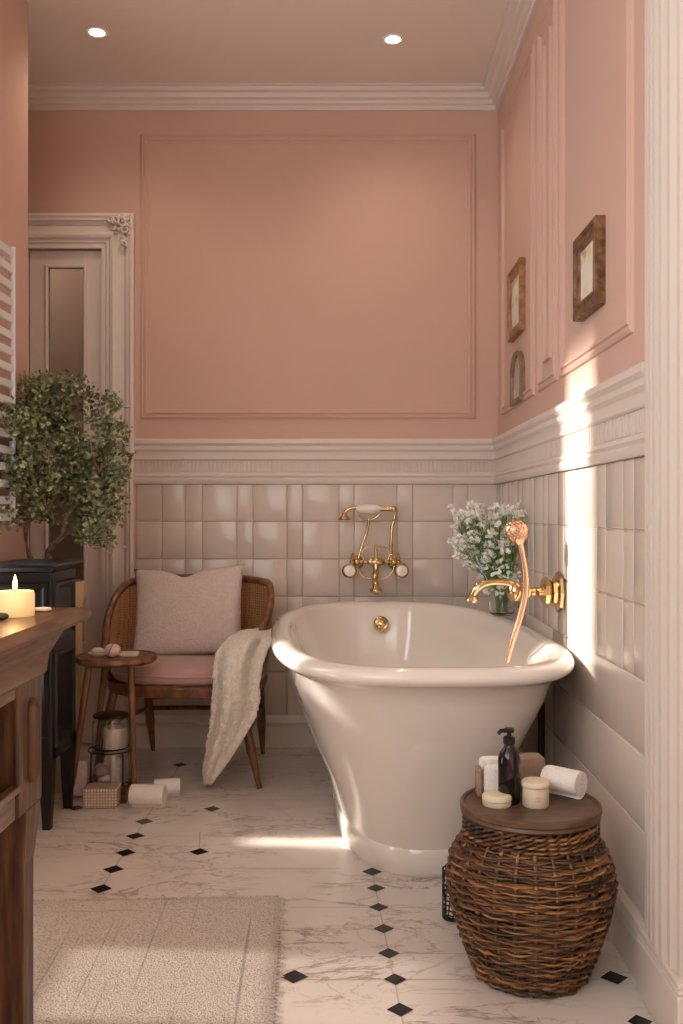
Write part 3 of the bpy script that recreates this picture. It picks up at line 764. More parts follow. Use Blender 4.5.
# ------------------------------------------------------------------ wicker basket stool
BC = Vector((0.402,2.12,0)); 
bk = thing('wicker_basket','large round-bellied brown wicker basket with flat wooden lid, on the marble floor','basket',tuple(BC))
def brad(z):
    P = [(0,0.118),(0.03,0.130),(0.08,0.150),(0.15,0.172),(0.21,0.182),(0.255,0.176),(0.292,0.158),(0.308,0.143),(0.36,0.142)]
    for i in range(len(P)-1):
        if z <= P[i+1][0]:
            t = (z-P[i][0])/(P[i+1][0]-P[i][0]); t = t*t*(3-2*t) if i in (3,4) else t
            return P[i][1]+(P[i+1][1]-P[i][1])*t
    return P[-1][1]
NS = 26
b = MB(); nr = 38
for r in range(nr):
    z = 0.008+0.306*r/(nr-1)
    th = random.uniform(0.0030,0.0040)*(1.15 if r < 3 else 1)
    for q in range(2 if z < 0.3 else 1):
        pts = []; ph = (r%2)*PI+q*PI*0.0
        npt = NS*5
        wob = random.uniform(0,6)
        for k in range(npt):
            a = 2*PI*k/npt
            amp = 0.0052 if z < 0.3 else 0.004
            rr = brad(z)+amp*math.cos(a*NS/2+ph)+(0.0 if q==0 else -0.004)
            zz = z+q*0.0042+0.0016*math.sin(a*3+wob)+0.0012*noise.noise(Vector((math.cos(a)*6,math.sin(a)*6,r*3.0+q)))*1.2
            pts.append(BC+Vector((rr*math.cos(a),rr*math.sin(a),max(zz,0.004))))
        b.tube(pts, th*(1 if q==0 else 0.75), 6, closed=True)
b.build('woven_body','wicker',bk, smooth=180)
b = MB()
for k in range(NS):
    a = 2*PI*k/NS+PI/NS*0
    pts = [BC+Vector((brad(z)*math.cos(a),brad(z)*math.sin(a),z)) for z in [0.005+0.345*i/18 for i in range(19)]]
    b.tube(pts,0.0048,6)
b.build('stakes','wicker',bk, smooth=180)
b = MB()
for q in range(2):   # braided collar under the lid
    for hh in range(4):
        pts = []
        for k in range(160):
            a = 2*PI*k/160; pts.append(BC+Vector(((0.143+0.006*math.cos(a*18+q*PI))*math.cos(a),(0.143+0.006*math.cos(a*18+q*PI))*math.sin(a),0.316+hh*0.010+0.004*math.sin(a*18+q*PI))))
        b.tube(pts,0.0036,6,closed=True)
b.build('braided_collar','wicker',bk, smooth=180)
b = MB(); b.lathe([(0.10,0.010),(0.112,0.012),(0.112,0.004),(0.10,0.003)], BC, n=40)
pr = [(z,brad(z)-0.010) for z in [0.01+0.33*i/20 for i in range(21)]]
b.lathe([(r,z) for z,r in pr], BC, n=48); b.build('lining','darkoak',bk, smooth=60)
LZ = 0.376
b = MB(); b.lathe([(0.14,LZ-0.022),(0.150,LZ-0.021),(0.1545,LZ-0.017),(0.153,LZ-0.012),(0.1515,LZ-0.010),(0.156,LZ-0.007),(0.155,LZ+0.003),(0.150,LZ+0.006),(0.146,LZ+0.004),(0.144,LZ),(0.001,LZ)], BC, n=72)
b.build('lid','wicklid',bk, smooth=35)

def lid_pt(x, y):
    d = F*(H-LZ)/(y-VY); return Vector(((x-VX)*d/F, d, LZ))
# towels on the lid
def spiral_towel(name, c, axis, L, R, m, label, cat, group=None, squash=1.0, turns=3.2, up=(0,0,1)):
    ax = Vector(axis).normalized(); upv = Vector(up); s_ = ax.cross(upv).normalized(); upv = s_.cross(ax).normalized()
    b = MB(); n = int(turns*26); th = R/(turns+0.6)*0.86
    inner = []; outer = []
    for i in range(n+1):
        t = i/n; a = 2*PI*turns*t-PI*0.5-2*PI*turns
        r = R*(0.12+0.88*t)
        r0 = max(r-th, 0.001)
        outer.append((r*math.cos(a), r*math.sin(a))); inner.append((r0*math.cos(a), r0*math.sin(a)))
    c = Vector(c); ns = 12
    def P(q, s): 
        w = Vector((q[0]*7,q[1]*7,s*9)); k = 1+0.05*noise.noise(w*0.6)+0.02*noise.noise(w*8)
        return c+s_*q[0]*k+upv*q[1]*k*squash+ax*(s*L)
    secs = []
    for j in range(ns+1):
        s = -0.5+j/ns; e = 0.96 if j in (0,ns) else 1.0
        secs.append([P((q[0]*e,q[1]*e), s) for q in outer]+[P((q[0]*e,q[1]*e), s) for q in reversed(inner)])
    b.loft(secs)
    o = b.build(name, m, smooth=50); origin(o, c-Vector((0,0,R*squash))); tag(o, label, cat, group); return o
GT = 'rolled towels on the basket lid'
# tall folded bath cloths standing upright (left), the tan roll behind, the loose white roll on the right
def folded(name, c, w, h, t, m, label, ry=0, rx=0, group=None, layers=3):
    b = MB(); lt = t/layers
    for i in range(layers):
        y0 = -t/2+i*lt
        prof = []
        rr = lt*0.46
        pts = [(-w/2+rr*0.5,y0),(w/2-rr*0.2,y0),(w/2,y0+lt*0.5),(w/2-rr*0.2,y0+lt*0.96),(-w/2+rr*0.5,y0+lt*0.96),(-w/2,y0+lt*0.5)]
        rings = []
        for j in range(9):
            s = j/8; e = 1-0.10*(abs(s-0.5)*2)**6
            rings.append([Vector((p[0]*e+0.0015*noise.noise(Vector((s*5,i,p[0]*30))), p[1]+0.002*noise.noise(Vector((s*6,p[0]*40,i))), s*h)) for p in pts])
        b.loft(rings)
    o = b.build(name, m, smooth=60, subsurf=2); o.location = c; o.rotation_euler = (rx,0,ry); tag(o,label,'towel',group); return o
a = lid_pt(499,800); folded('folded_towel', a+Vector((0.0,0.030,0.002)), 0.062, 0.068, 0.030, 'towel','white towel folded upright on basket lid behind the flat tin, the front white one', ry=-0.08, group=GT)
folded('folded_towel', Vector((a.x-0.004,a.y+0.070,LZ+0.002)), 0.064, 0.078, 0.030, 'towel','taller white towel folded upright at the back left of the basket lid', ry=0.05, group=GT)
a2 = lid_pt(476.5,800); b = MB(); b.box(-0.006,0.006,-0.020,0.020,0,0.064); o = b.build('wood_block','toweltan', bevel=0.004); o.location = (a.x-0.041,a.y+0.036,LZ+0.001); tag(o,'small upright light wood block leaning at the left edge of the basket lid','wood block')
a = lid_pt(533,790); folded('folded_towel', Vector((a.x-0.001,a.y+0.03,LZ+0.002)), 0.064, 0.074, 0.050, 'toweltan','tan towel folded upright behind the cream jar on the basket lid', ry=0.1, group=GT)
a = lid_pt(562,797); spiral_towel('rolled_towel', (a.x+0.003,a.y+0.002,LZ+0.036), (0.72,-0.66,0.0), 0.088, 0.0355,'towel','loosely rolled white towel lying at the right of the basket lid','towel',GT,squash=0.96)
# pump bottle
a = lid_pt(509.5,803); a.y += 0.004
bt = thing('pump_bottle','dark brown pump bottle between the towels on the basket lid','bottle',tuple(a))
b = MB(); b.lathe([(0.001,0),(0.022,0),(0.025,0.004),(0.025,0.098),(0.022,0.112),(0.013,0.124),(0.011,0.128),(0.011,0.134)], a, n=32); b.build('bottle_body','bottle',bt, smooth=50)
b = MB(); b.lathe([(0.0135,0.132),(0.0135,0.146),(0.010,0.149),(0.005,0.150),(0.005,0.157),(0.011,0.158),(0.012,0.163),(0.009,0.167),(0.001,0.168)], a, n=24)
b.tube([a+Vector((0,0,0.1615)),a+Vector((-0.020,-0.006,0.1615)),a+Vector((-0.026,-0.008,0.155))],[0.0055,0.0048,0.004],10)
b.build('pump','black',bt, smooth=45)
# cream jar
a = lid_pt(536,806); a.y += 0.004
jr = thing('cosmetic_jar','round cream jar with flat pale lid at the front of the basket lid','jar',tuple(a))
b = MB(); b.lathe([(0.001,0),(0.027,0),(0.029,0.003),(0.029,0.042),(0.027,0.044)], a, n=40)
b.build('jar_body','creamlid',jr, smooth=45)
b = MB(); b.lathe([(0.0300,0.0425),(0.0315,0.044),(0.0315,0.052),(0.029,0.056),(0.001,0.057)], a, n=40); b.build('lid','cream',jr, smooth=45)
b = MB()
for i, (w0, zz) in enumerate(((0.5,0.024),(0.34,0.020),(0.44,0.016))):
    n_ = 9
    for j in range(n_):
        if (j*7+i*3)%5 == 0: continue
        t0 = -PI/2-w0/2+w0*j/n_; t1 = t0+w0/n_*0.7; r = 0.0293
        b.quad(a+Vector((r*math.cos(t0),r*math.sin(t0),zz)),a+Vector((r*math.cos(t1),r*math.sin(t1),zz)),a+Vector((r*math.cos(t1),r*math.sin(t1),zz+0.0014)),a+Vector((r*math.cos(t0),r*math.sin(t0),zz+0.0014)))
b.build('label_print','toweltan',jr)
a = lid_pt(496,803); a.y += -0.012
tn = thing('soap_tin','low round cream tin with ridged edge at the front left of the basket lid','tin',tuple(a))
b = MB(); b.lathe([(0.001,0),(0.030,0),(0.032,0.003),(0.032,0.010),(0.029,0.012)], a, n=40); b.build('tin_base','creamlid',tn, smooth=45)
b = MB(); b.lathe([(0.030,0.0115),(0.033,0.013),(0.033,0.020),(0.029,0.025),(0.001,0.027)], a, n=40); b.build('lid','cream',tn, smooth=45)

# small black wire holder behind the basket
c = Vector((0.262,2.40,0)); 
hl = thing('brush_holder','small black wire holder on the floor between basket and bath','holder',tuple(c))
b = MB()
for z in [0.004+0.012*i for i in range(11)]: b.tube([c+Vector((0.028*math.cos(2*PI*k/24),0.028*math.sin(2*PI*k/24),z)) for k in range(24)],0.0018,5,closed=True)
for k in range(14):
    a_ = 2*PI*k/14; b.tube([c+Vector((0.028*math.cos(a_+t*0.5),0.028*math.sin(a_+t*0.5),0.124*t+0.003)) for t in [i/8 for i in range(9)]],0.0018,5)
b.lathe([(0.001,0.001),(0.027,0.001),(0.027,0.004),(0.001,0.004)], c, n=24)
b.build('cage','black',hl, smooth=60)
b = MB(); b.lathe([(0.001,0.006),(0.018,0.008),(0.020,0.10),(0.014,0.125),(0.010,0.150),(0.001,0.154)], c, n=20); b.build('bottle_inside','china',hl, smooth=50)

# ------------------------------------------------------------------ rug
ang = math.radians(2.5)
W_, L_ = 0.98, 2.1
rc = Vector((-0.185,2.525,0))-Matrix.Rotation(ang,3,'Z')@Vector((W_/2,L_/2,0))
rg = thing('rug','oatmeal woven rug with short fringe, flat on the marble in the foreground','rug',(rc.x,rc.y,0),ang)
b = MB(); nx, ny = 60, 80; vs = []; fs = []
def rz_(x, y): return 0.009+0.0018*noise.noise(Vector((x*9,y*9,0)))+0.0012*noise.noise(Vector((x*40,y*40,3)))
for j in range(ny+1):
    for i in range(nx+1):
        x, y = -W_/2+W_*i/nx, -L_/2+L_*j/ny
        edge = i in (0,nx) or j in (0,ny)
        x2 = x+(0.004*noise.noise(Vector((y*8,x,1))) if i in (0,nx) else 0); y2 = y+(0.004*noise.noise(Vector((x*8,y,2))) if j in (0,ny) else 0)
        vs.append((x2,y2,0.002 if edge else rz_(x,y)))
for j in range(ny):
    for i in range(nx): fs.append((j*(nx+1)+i,j*(nx+1)+i+1,(j+1)*(nx+1)+i+1,(j+1)*(nx+1)+i))
b.add(vs, fs); b.build('weave','rug',rg,world=False,smooth=180)
b = MB()
for i in range(150):   # fringe on the right edge
    y = -L_/2+L_*i/150+random.uniform(-.003,.003); l = random.uniform(0.010,0.026)
    b.tube([(W_/2-0.003,y,0.006),(W_/2+l*0.5,y+random.uniform(-.004,.004),0.004),(W_/2+l,y+random.uniform(-.008,.008),0.002)],[0.0022,0.002,0.0008],4)
for i in range(150):
    x = -W_/2+W_*i/150; l = random.uniform(0.004,0.012)
    b.tube([(x,L_/2-0.003,0.006),(x+random.uniform(-.004,.004),L_/2+l,0.003)],[0.003,0.001],4)
fr = b.build('fringe','rug',rg,world=False); fr['kind'] = 'stuff'
b = MB()
b.tube([(-W_/2+0.01+0.02*i,L_/2-0.084+0.002*math.sin(i*0.7),0.0105) for i in range(44)],0.0014,5); b.build('hem_stitch','linen',rg,world=False)

# ------------------------------------------------------------------ wooden washstand, left foreground
cx, cy_ = -0.567, 1.75      # its far right corner post
TZ = 0.844
ws = thing('washstand','warm brown wooden washstand with moulded top, left foreground','washstand',(-0.85,1.2,0))
XB, YN = -1.12, 0.55
b = MB()
mp_ = [(0.0,TZ-0.118),(0.006,TZ-0.112),(0.010,TZ-0.080),(0.024,TZ-0.052),(0.028,TZ-0.046),(0.030,TZ-0.040),(0.052,TZ-0.028),(0.066,TZ-0.024),(0.072,TZ-0.016),(0.070,TZ-0.006),(0.062,TZ),(0.0,TZ)]
# moulded top: rings following the rectangle
rings = []
for u, v in mp_[:-1]:
    rings.append([Vector((XB,YN-u,v)),Vector((cx+u,YN-u,v)),Vector((cx+u,cy_+u,v)),Vector((XB,cy_+u,v))])
b.loft(rings, cap=True); b.build('top','oak_y',ws, smooth=25)
PW = 0.085
for y0 in (cy_-PW*1.5, YN):
    y1 = y0+PW*1.5 if y0 > 1 else y0+PW
    b = MB(); b.box(cx-0.06,cx,y0,y1,0.50,TZ-0.115); b.build('corner_post','oak_v',ws, bevel=0.004)
b = MB()  # applied half-round pilaster
yc = cy_-0.062
b.lathe([(0.001,0.545),(0.012,0.550),(0.017,0.562),(0.017,0.680),(0.012,0.692),(0.001,0.697)], (cx,yc,0), n=16)
b.build('pilaster','oak_v',ws, smooth=60)
for y0, y1 in ((cy_-0.085,cy_-0.005),(YN,YN+0.08)):
    for x0 in (cx-0.07, XB):
        b = MB(); x1 = x0+0.07; xm = (x0+x1)/2; ym = (y0+y1)/2
        rings = []
        for z, s in ((0.0135,0.72),(0.40,0.72),(0.415,0.80),(0.43,0.82),(0.45,0.88),(0.47,0.94),(0.485,0.97),(0.50,1.0)):
            rings.append([Vector((xm+sx*0.035*s, ym+sy*0.04*s, z)) for sx, sy in ((-1,-1),(1,-1),(1,1),(-1,1))])
        b.loft(rings); b.build('leg','oak_v',ws, bevel=0.003)
b = MB()
b.box(cx-0.03,cx-0.004,YN+0.08,cy_-PW*1.5,0.705,TZ-0.112)       # upper rail
b.box(cx-0.03,cx-0.004,YN+0.08,cy_-PW*1.5,0.50,0.548)
b.box(cx-0.012,cx+0.006,YN+0.08,cy_-PW*1.5-0.0,0.548,0.560)
b.build('front_rail','oak_y',ws, bevel=0.003)
b = MB()
b.box(XB,XB+0.02,YN,cy_,0.50,TZ-0.115); b.box(XB,cx-0.06,cy_-0.02,cy_,0.50,TZ-0.115); b.box(XB,cx-0.06,YN,YN+0.02,0.50,TZ-0.115)
b.box(XB+0.02,cx-0.03,YN+0.02,cy_-0.02,0.50,0.52); b.box(cx-0.25,cx-0.235,YN+0.02,cy_-0.02,0.52,TZ-0.115)
b.build('carcass','darkoak',ws)

# candle on it
def top_pt(x, d): return Vector(((x-VX)*d/F, d, TZ))
a = top_pt(15,1.66)
cd = thing('pillar_candle','lit thick cream pillar candle glowing on the wooden washstand','candle',tuple(a))
b = MB(); b.lathe([(0.001,0),(0.031,0),(0.033,0.002),(0.033,0.040),(0.031,0.044),(0.024,0.043),(0.010,0.039),(0.001,0.0385)], a, n=36); b.build('wax','candle',cd, smooth=50)
b = MB(); b.tube([a+Vector((0,0,0.038)),a+Vector((0.0005,0,0.050))],0.0010,6); b.build('wick','wick',cd)
b = MB(); b.lathe([(0.0008,0.046),(0.0035,0.049),(0.0042,0.053),(0.0034,0.060),(0.0016,0.067),(0.0003,0.072)], a, n=12); b.build('flame','flame',cd, smooth=180)
l = bpy.data.lights.new('candle_light','POINT'); l.energy = 0.35; l.color = (1,0.55,0.22); l.shadow_soft_size = 0.008
lo = bpy.data.objects.new('candle_light', l); COL.objects.link(lo); lo.location = a+Vector((0,-0.004,0.078))
a = top_pt(42,1.74); b = MB(); b.lathe([(0.001,0),(0.014,0),(0.018,0.003),(0.018,0.006),(0.016,0.0065),(0.012,0.003),(0.001,0.003)], a, n=24)
o = b.build('soap_dish','china', smooth=45); origin(o,a); tag(o,'tiny white dish beside the candle on the washstand','dish')
a = top_pt(1.5,1.60); b = MB(); b.ball(a+Vector((0,0,0.0065)),0.011,14,(1.15,0.8,0.6)); o = b.build('pebble','darkoak', smooth=180); origin(o,a); tag(o,'small brown pebble in front of the candle','pebble')

# ------------------------------------------------------------------ black console with legs
kz = 0.863; kx0, kx1, ky0, ky1 = XL+0.012, -0.957, 3.05, 3.32
kc = thing('console_cabinet','black lacquered cabinet on tapered legs behind the washstand','cabinet',((kx0+kx1)/2,(ky0+ky1)/2,0))
b = MB(); rings = []
for u, v in ((0.0,kz-0.030),(0.006,kz-0.022),(0.012,kz-0.014),(0.020,kz-0.012),(0.022,kz-0.004),(0.018,kz)):
    rings.append([Vector((kx0,ky0-u,v)),Vector((kx1+u,ky0-u,v)),Vector((kx1+u,ky1+u*0.5,v)),Vector((kx0,ky1+u*0.5,v))])
b.loft(rings); b.build('top','slate',kc, bevel=0.002)
b = MB(); b.box(kx0,kx1,ky0,ky1,0.22,kz-0.030); b.build('body','black',kc, bevel=0.006)
b = MB(); b.frame((kx1,ky0+0.03,0.60),(0,1,0),(0,0,1),(1,0,0),ky1-ky0-0.06,0.20,[(0,0),(0.004,0.008),(0.014,0.008),(0.022,0.002),(0.03,0)])
b.frame((kx1,ky0+0.03,0.26),(0,1,0),(0,0,1),(1,0,0),ky1-ky0-0.06,0.31,[(0,0),(0.004,0.008),(0.014,0.008),(0.022,0.002),(0.03,0)])
b.build('side_panel','black',kc)
b = MB(); b.frame((kx0+0.01,ky0,0.30),(1,0,0),(0,0,1),(0,-1,0),kx1-kx0-0.02,0.50,[(0,0),(0.004,0.008),(0.014,0.008),(0.022,0.002),(0.03,0)])
b.build('door','black',kc)
for i, (x, y) in enumerate(((kx1-0.022,ky0+0.024),(kx1-0.022,ky1-0.024),(kx0+0.022,ky0+0.024),(kx0+0.022,ky1-0.024))):
    b = MB(); rings = []
    for z, s in ((0,0.013),(0.12,0.019),(0.22,0.022),(0.30,0.022)):
        rings.append([Vector((x+sx*s,y+sy*s,z)) for sx, sy in ((-1,-1),(1,-1),(1,1),(-1,1))])
    b.loft(rings); b.build('leg','black',kc, bevel=0.002)

# ------------------------------------------------------------------ small-leaved tree in a pot
pp = Vector((-1.072,3.525,0))
pt = thing('potted_tree','bushy small-leaved green tree in cream pot behind the black cabinet','plant',tuple(pp))
b = MB(); b.lathe([(0.001,0),(0.060,0),(0.064,0.01),(0.080,0.70),(0.087,0.72),(0.087,0.77),(0.080,0.77),(0.078,0.72),(0.001,0.70)], pp, n=40); b.build('pot','pot',pt, smooth=45)
b = MB(); b.lathe([(0.001,0.70),(0.077,0.735),(0.03,0.75),(0.001,0.755)], pp, n=30); b.build('soil','soil',pt, smooth=60)
b = MB(); tips = []
def limb(p, dirs, r, depth):
    n = 5; pts = [p]; q = p.copy(); v = dirs.normalized()
    L0 = {0:0.20,1:0.15,2:0.10,3:0.07}[depth]*random.uniform(0.8,1.2)
    for i in range(n):
        v = (v+Vector((random.uniform(-.25,.25),random.uniform(-.25,.25),random.uniform(-.08,.15)))).normalized()
        q = q+v*L0/n
        if q.y < YL+0.03: q.x = max(q.x, XL+0.05)
        pts.append(q.copy())
    b.tube(pts,[r*(1-0.5*i/n) for i in range(n+1)],7)
    if depth < 3:
        for k in range(3):
            a = random.uniform(0,2*PI); w = (v+Vector((math.cos(a),math.sin(a),random.uniform(-0.1,0.5)))*0.9)
            limb(pts[random.choice((3,4,5))], w, r*0.55, depth+1)
    else: tips.extend(pts[2:])
s0 = pp+Vector((-0.045,0,0.74)); s1 = pp+Vector((0.02,0,0.74))
b.tube(catmull([s0, wp(17,550,3.42), wp(16,525,3.35)],5),[0.017,0.017,0.016,0.016,0.015,0.014,0.014,0.013,0.013,0.012,0.012],9)
b.tube(catmull([s0, wp(24,545,3.42), wp(34,505,3.38)],5),[0.015,0.014,0.014,0.013,0.012,0.012,0.012,0.011,0.011,0.01,0.01],9)
b.tube(catmull([s1, wp(48,556,3.42), wp(62,535,3.36), wp(66,518,3.34), wp(80,500,3.32)],5),[0.012-0.0002*i for i in range(21)],9)
b.tube(catmull([wp(58,540,3.37), wp(78,528,3.32), wp(96,522,3.3)],5),[0.005]*11,7)
for p, d_ in ((wp(16,525,3.35),(-0.2,-0.6,1)),(wp(34,505,3.38),(0.2,-0.3,1)),(wp(80,500,3.32),(0.7,-0.2,0.7)),(wp(34,505,3.38),(0.5,0.2,0.8))):
    limb(p, Vector(d_), 0.008, 1)
b.build('branches','bark',pt, smooth=60)
b = MB()
blobs = [(60,410,36,34,3.36),(40,450,44,46,3.30),(88,455,38,44,3.36),(20,465,36,50,3.22),(62,486,50,38,3.34),(96,505,28,34,3.34),(10,440,30,44,3.16),(106,470,22,26,3.34),(10,500,16,30,3.18),(100,540,18,10,3.32),(108,408,8,12,3.34),(45,395,22,18,3.34),(122,430,8,7,3.34),(118,455,12,7,3.34),(70,384,10,8,3.34),(30,392,12,10,3.3),(112,402,5,6,3.34),(120,478,9,9,3.34),(30,415,28,24,3.3)]
wts = [q[2]*q[3] for q in blobs]
nl = 0
sprigs = []
while len(sprigs) < 1450:
    q = random.choices(blobs, wts)[0]
    a = random.uniform(0,2*PI); rr = math.sqrt(random.random())
    x, y = q[0]+q[2]*rr*math.cos(a), q[1]+q[3]*rr*math.sin(a)
    d = q[4]+random.uniform(-0.15,0.15)*math.sqrt(max(0,1-rr*rr*0.8))
    p = wp(x,y,d)
    if noise.noise(p*11) < -0.10: continue
    if p.x < XL+0.03 or p.x > -0.8: 
        if p.x < XL+0.03: continue
    if p.y > D-0.05: continue
    sprigs.append(p)
for p in sprigs:
    for j in range(random.randint(6,9)):
        c = p+Vector((random.gauss(0,0.013),random.gauss(0,0.013),random.gauss(0,0.012)))
        if c.x < XL+0.012 and c.y < YL+0.02: c.x = XL+0.012
        u = Vector((random.uniform(-1,1),random.uniform(-1,0.6),random.uniform(-0.3,1))).normalized()
        w = u.orthogonal().normalized(); w = Matrix.Rotation(random.uniform(0,6.28),3,u)@w; nn = u.cross(w)
        l = random.uniform(0.013,0.023); ww = l*0.38
        if c.x-l < XL+0.004 and c.y < YL+0.03: u.x = abs(u.x)
        b.add([c,c+u*l*0.5+w*ww+nn*0.002,c+u*l,c+u*l*0.5-w*ww+nn*0.002,c+u*l*0.5-nn*0.001],[(0,1,4),(1,2,4),(2,3,4),(3,0,4)])
b.build('foliage','leaf',pt)

# ------------------------------------------------------------------ towel radiator on the left wall
rx = XL+0.045
ra = thing('towel_radiator','white ladder towel radiator on the pink left wall','radiator',(rx,3.1,1.0))
b = MB()
for y in (3.155,2.99): b.tube([(rx,y,0.98),(rx,y,1.905)],0.010,12)
b.build('upright','radiator',ra, smooth=60)
for i in range(17):
    z = 1.01+i*0.0545
    m = MB(); m.box(rx-0.006,rx+0.006,2.99,3.155,z-0.013,z+0.013); m.build('bar','radiator',ra, bevel=0.003)
for z in (1.04,1.85):
    b = MB(); b.tube([(XL,3.08,z),(rx,3.08,z)],0.006,8); b.build('wall_bracket','radiator',ra)

# ------------------------------------------------------------------ framed pictures on the right wall
def picture(name, y0, y1, z0, z1, t, m, pm, label, fw=0.045):
    c = Vector((XR,(y0+y1)/2,z0)); p = thing(name,label,'picture',tuple(c),group=None)
    b = MB(); prof = [(0,0),(0,t),(0.004,t+0.003),(0.010,t),(0.014,t-0.005),(fw*0.6,t-0.006),(fw*0.75,t-0.002),(fw*0.88,t-0.004),(fw,t-0.008),(fw,0.002)]
    b.frame((XR,y0,z0),(0,1,0),(0,0,1),(-1,0,0),y1-y0,z1-z0,prof); b.build('frame',m,p)
    b = MB(); X = XR-(t-0.009); e = fw-0.002
    b.quad((X,y0+e,z0+e),(X,y1-e,z0+e),(X,y1-e,z1-e),(X,y0+e,z1-e)); 
    b.build('artwork',pm,p)
    return p
picture('picture_frame',2.412,2.648,1.556,1.780,0.026,'frame','print_yellow','ornate dark gilt picture frame with pale yellow sketch, nearest on the right wall',0.046)
picture('picture_frame',3.512,3.780,1.700,1.968,0.022,'framelight','print_grey','pale gilt picture frame with grey ink sketch, upper one near the corner',0.042)
y0, y1, z0, z1 = 3.515,3.735,1.440,1.640
p = thing('arched_frame','small arched taupe frame hanging below the pale gilt picture','picture',(XR,(y0+y1)/2,z0))
def arch(ins, n=18):
    w = (y1-y0)/2-ins; ym = (y0+y1)/2; zc = z1-(y1-y0)/2*0.9
    pts = [(ym-w,z0+ins),(ym+w,z0+ins)]
    for i in range(n+1):
        a = PI*i/n; pts.append((ym+w*math.cos(a), zc+w*0.9*math.sin(a)))
    return pts
b = MB(); rings = []
for ins, h in ((0,0),(0,0.018),(0.004,0.022),(0.012,0.016),(0.017,0.019),(0.021,0.012),(0.022,0.004)):
    rings.append([Vector((XR-h,a,c)) for a, c in arch(ins)])
b.loft(rings, cap=False); b.build('frame','frametaupe',p)
b = MB(); b.add([Vector((XR-0.008,a,c)) for a, c in arch(0.021)],[tuple(range(21))]); b.build('artwork','print_taupe',p)

# ------------------------------------------------------------------ armchair with cane back
cc = Vector((-0.640,3.80,0)); ca = math.radians(-7)
ch = thing('armchair','walnut armchair with curved cane back and pink seat cushion, against back wall','armchair',tuple(cc),ca)
# local frame: +x right, -y front
SZ = 0.362
def hoop(t, r=0.315, ry=0.27):   # t from -1 (left arm) to 1 (right arm)
    a = PI/2+t*PI*0.62*-1
    return Vector((r*math.cos(a), ry*math.sin(a)+0.0, 0))
def top_rail(t):
    p = hoop(t,0.325,0.28); k = abs(t)
    z = 0.745-0.03*k**2-0.19*max(0,(k-0.55)/0.45)**1.6
    p.z = z; 
    if k > 0.8: p.y -= 0.02*(k-0.8)/0.2
    return p
def low_rail(t):
    p = hoop(t,0.295,0.245); p.z = SZ+0.0; return p
b = MB(); ts = [-1+2*i/40 for i in range(41)]
pts = [top_rail(t) for t in ts]
# arm ends curl down to the seat
e0 = [Vector((pts[0].x*0.98,pts[0].y-0.03,pts[0].z-0.05)),Vector((pts[0].x*0.95,pts[0].y-0.03,pts[0].z-0.12)),Vector((pts[0].x*0.9,pts[0].y,SZ+0.01))]
e1 = [Vector((-v.x,v.y,v.z)) for v in e0]
pts = list(reversed(e0))+pts+e1
b.tube(catmull(pts,3),0.0155,10); b.build('top_rail','chairwood',ch,world=False,smooth=60)
b = MB(); vs = []; fs = []; nv = 8
for t in ts:
    a, c = low_rail(t), top_rail(t)
    for j in range(nv+1):
        s = j/nv; v = a.lerp(c,s); o_ = Vector((v.x,v.y,0)).normalized()*0.012*math.sin(PI*s); vs.append(v+o_)
for i in range(len(ts)-1):
    for j in range(nv): fs.append((i*(nv+1)+j,i*(nv+1)+j+1,(i+1)*(nv+1)+j+1,(i+1)*(nv+1)+j))
b.add(vs, fs); b.build('cane_back','cane',ch,world=False,smooth=180,solid=0.006)
# seat frame
def seat_out(k, z, n=48, p=3.0):
    out = []
    for i in range(n):
        a = 2*PI*i/n; c, s_ = math.cos(a), math.sin(a)
        out.append(Vector((0.300*k*abs(c)**(2/p)*(1 if c>=0 else -1), -0.01+(0.25*k)*abs(s_)**(2/p)*(1 if s_>=0 else -1), z)))
    return out
b = MB(); b.loft([seat_out(0.94,SZ-0.035),seat_out(0.99,SZ-0.03),seat_out(1.01,SZ-0.01),seat_out(1.0,SZ+0.008),seat_out(0.94,SZ+0.012)]); b.build('seat_frame','chairwood',ch,world=False,smooth=50)
b = MB(); R = []
for k, z in ((0.88,0.012),(0.93,0.02),(0.955,0.036),(0.95,0.045),(0.955,0.052),(0.93,0.070),(0.85,0.083),(0.6,0.090),(0.25,0.092)):
    R.append(seat_out(k,SZ+z))
b.loft(R); b.build('seat_cushion','cushion',ch,world=False,smooth=180)
b = MB(); b.tube(seat_out(0.957,SZ+0.046),0.005,6,closed=True); b.build('piping','cushion',ch,world=False,smooth=180)
legs = []
for sx, sy, fxx, fyy in ((-1,-1,0.31,0.225),(1,-1,0.335,0.235),(-1,1,0.24,0.26),(1,1,0.24,0.26)):
    b = MB(); a = Vector((sx*0.245,sy*0.18,SZ-0.02)); c = Vector((sx*fxx,sy*fyy,0.0)); legs.append((a,c))
    pts = [a.lerp(c,t) for t in (0,0.1,0.55,0.62,0.66,0.70,0.97,1)]
    b.tube(pts,[0.018,0.0175,0.0185,0.0195,0.0165,0.0155,0.0095,0.009],12); b.build('leg','chairwood',ch,world=False,smooth=60)
b = MB()
for zz, oy in ((0.7,0.02),(0.56,0.0)):
    a, c = legs[2][0].lerp(legs[2][1],1-zz), legs[3][0].lerp(legs[3][1],1-zz); m_ = (a+c)/2+Vector((0,oy-0.02,0.012))
    b.tube(catmull([a,m_,c],8),0.010,8)
for i, j in ((0,2),(1,3)):
    a, c = legs[i][0].lerp(legs[i][1],0.42), legs[j][0].lerp(legs[j][1],0.42); b.tube([a,c],0.009,8)
b.build('stretchers','chairwood',ch,world=False,smooth=60)

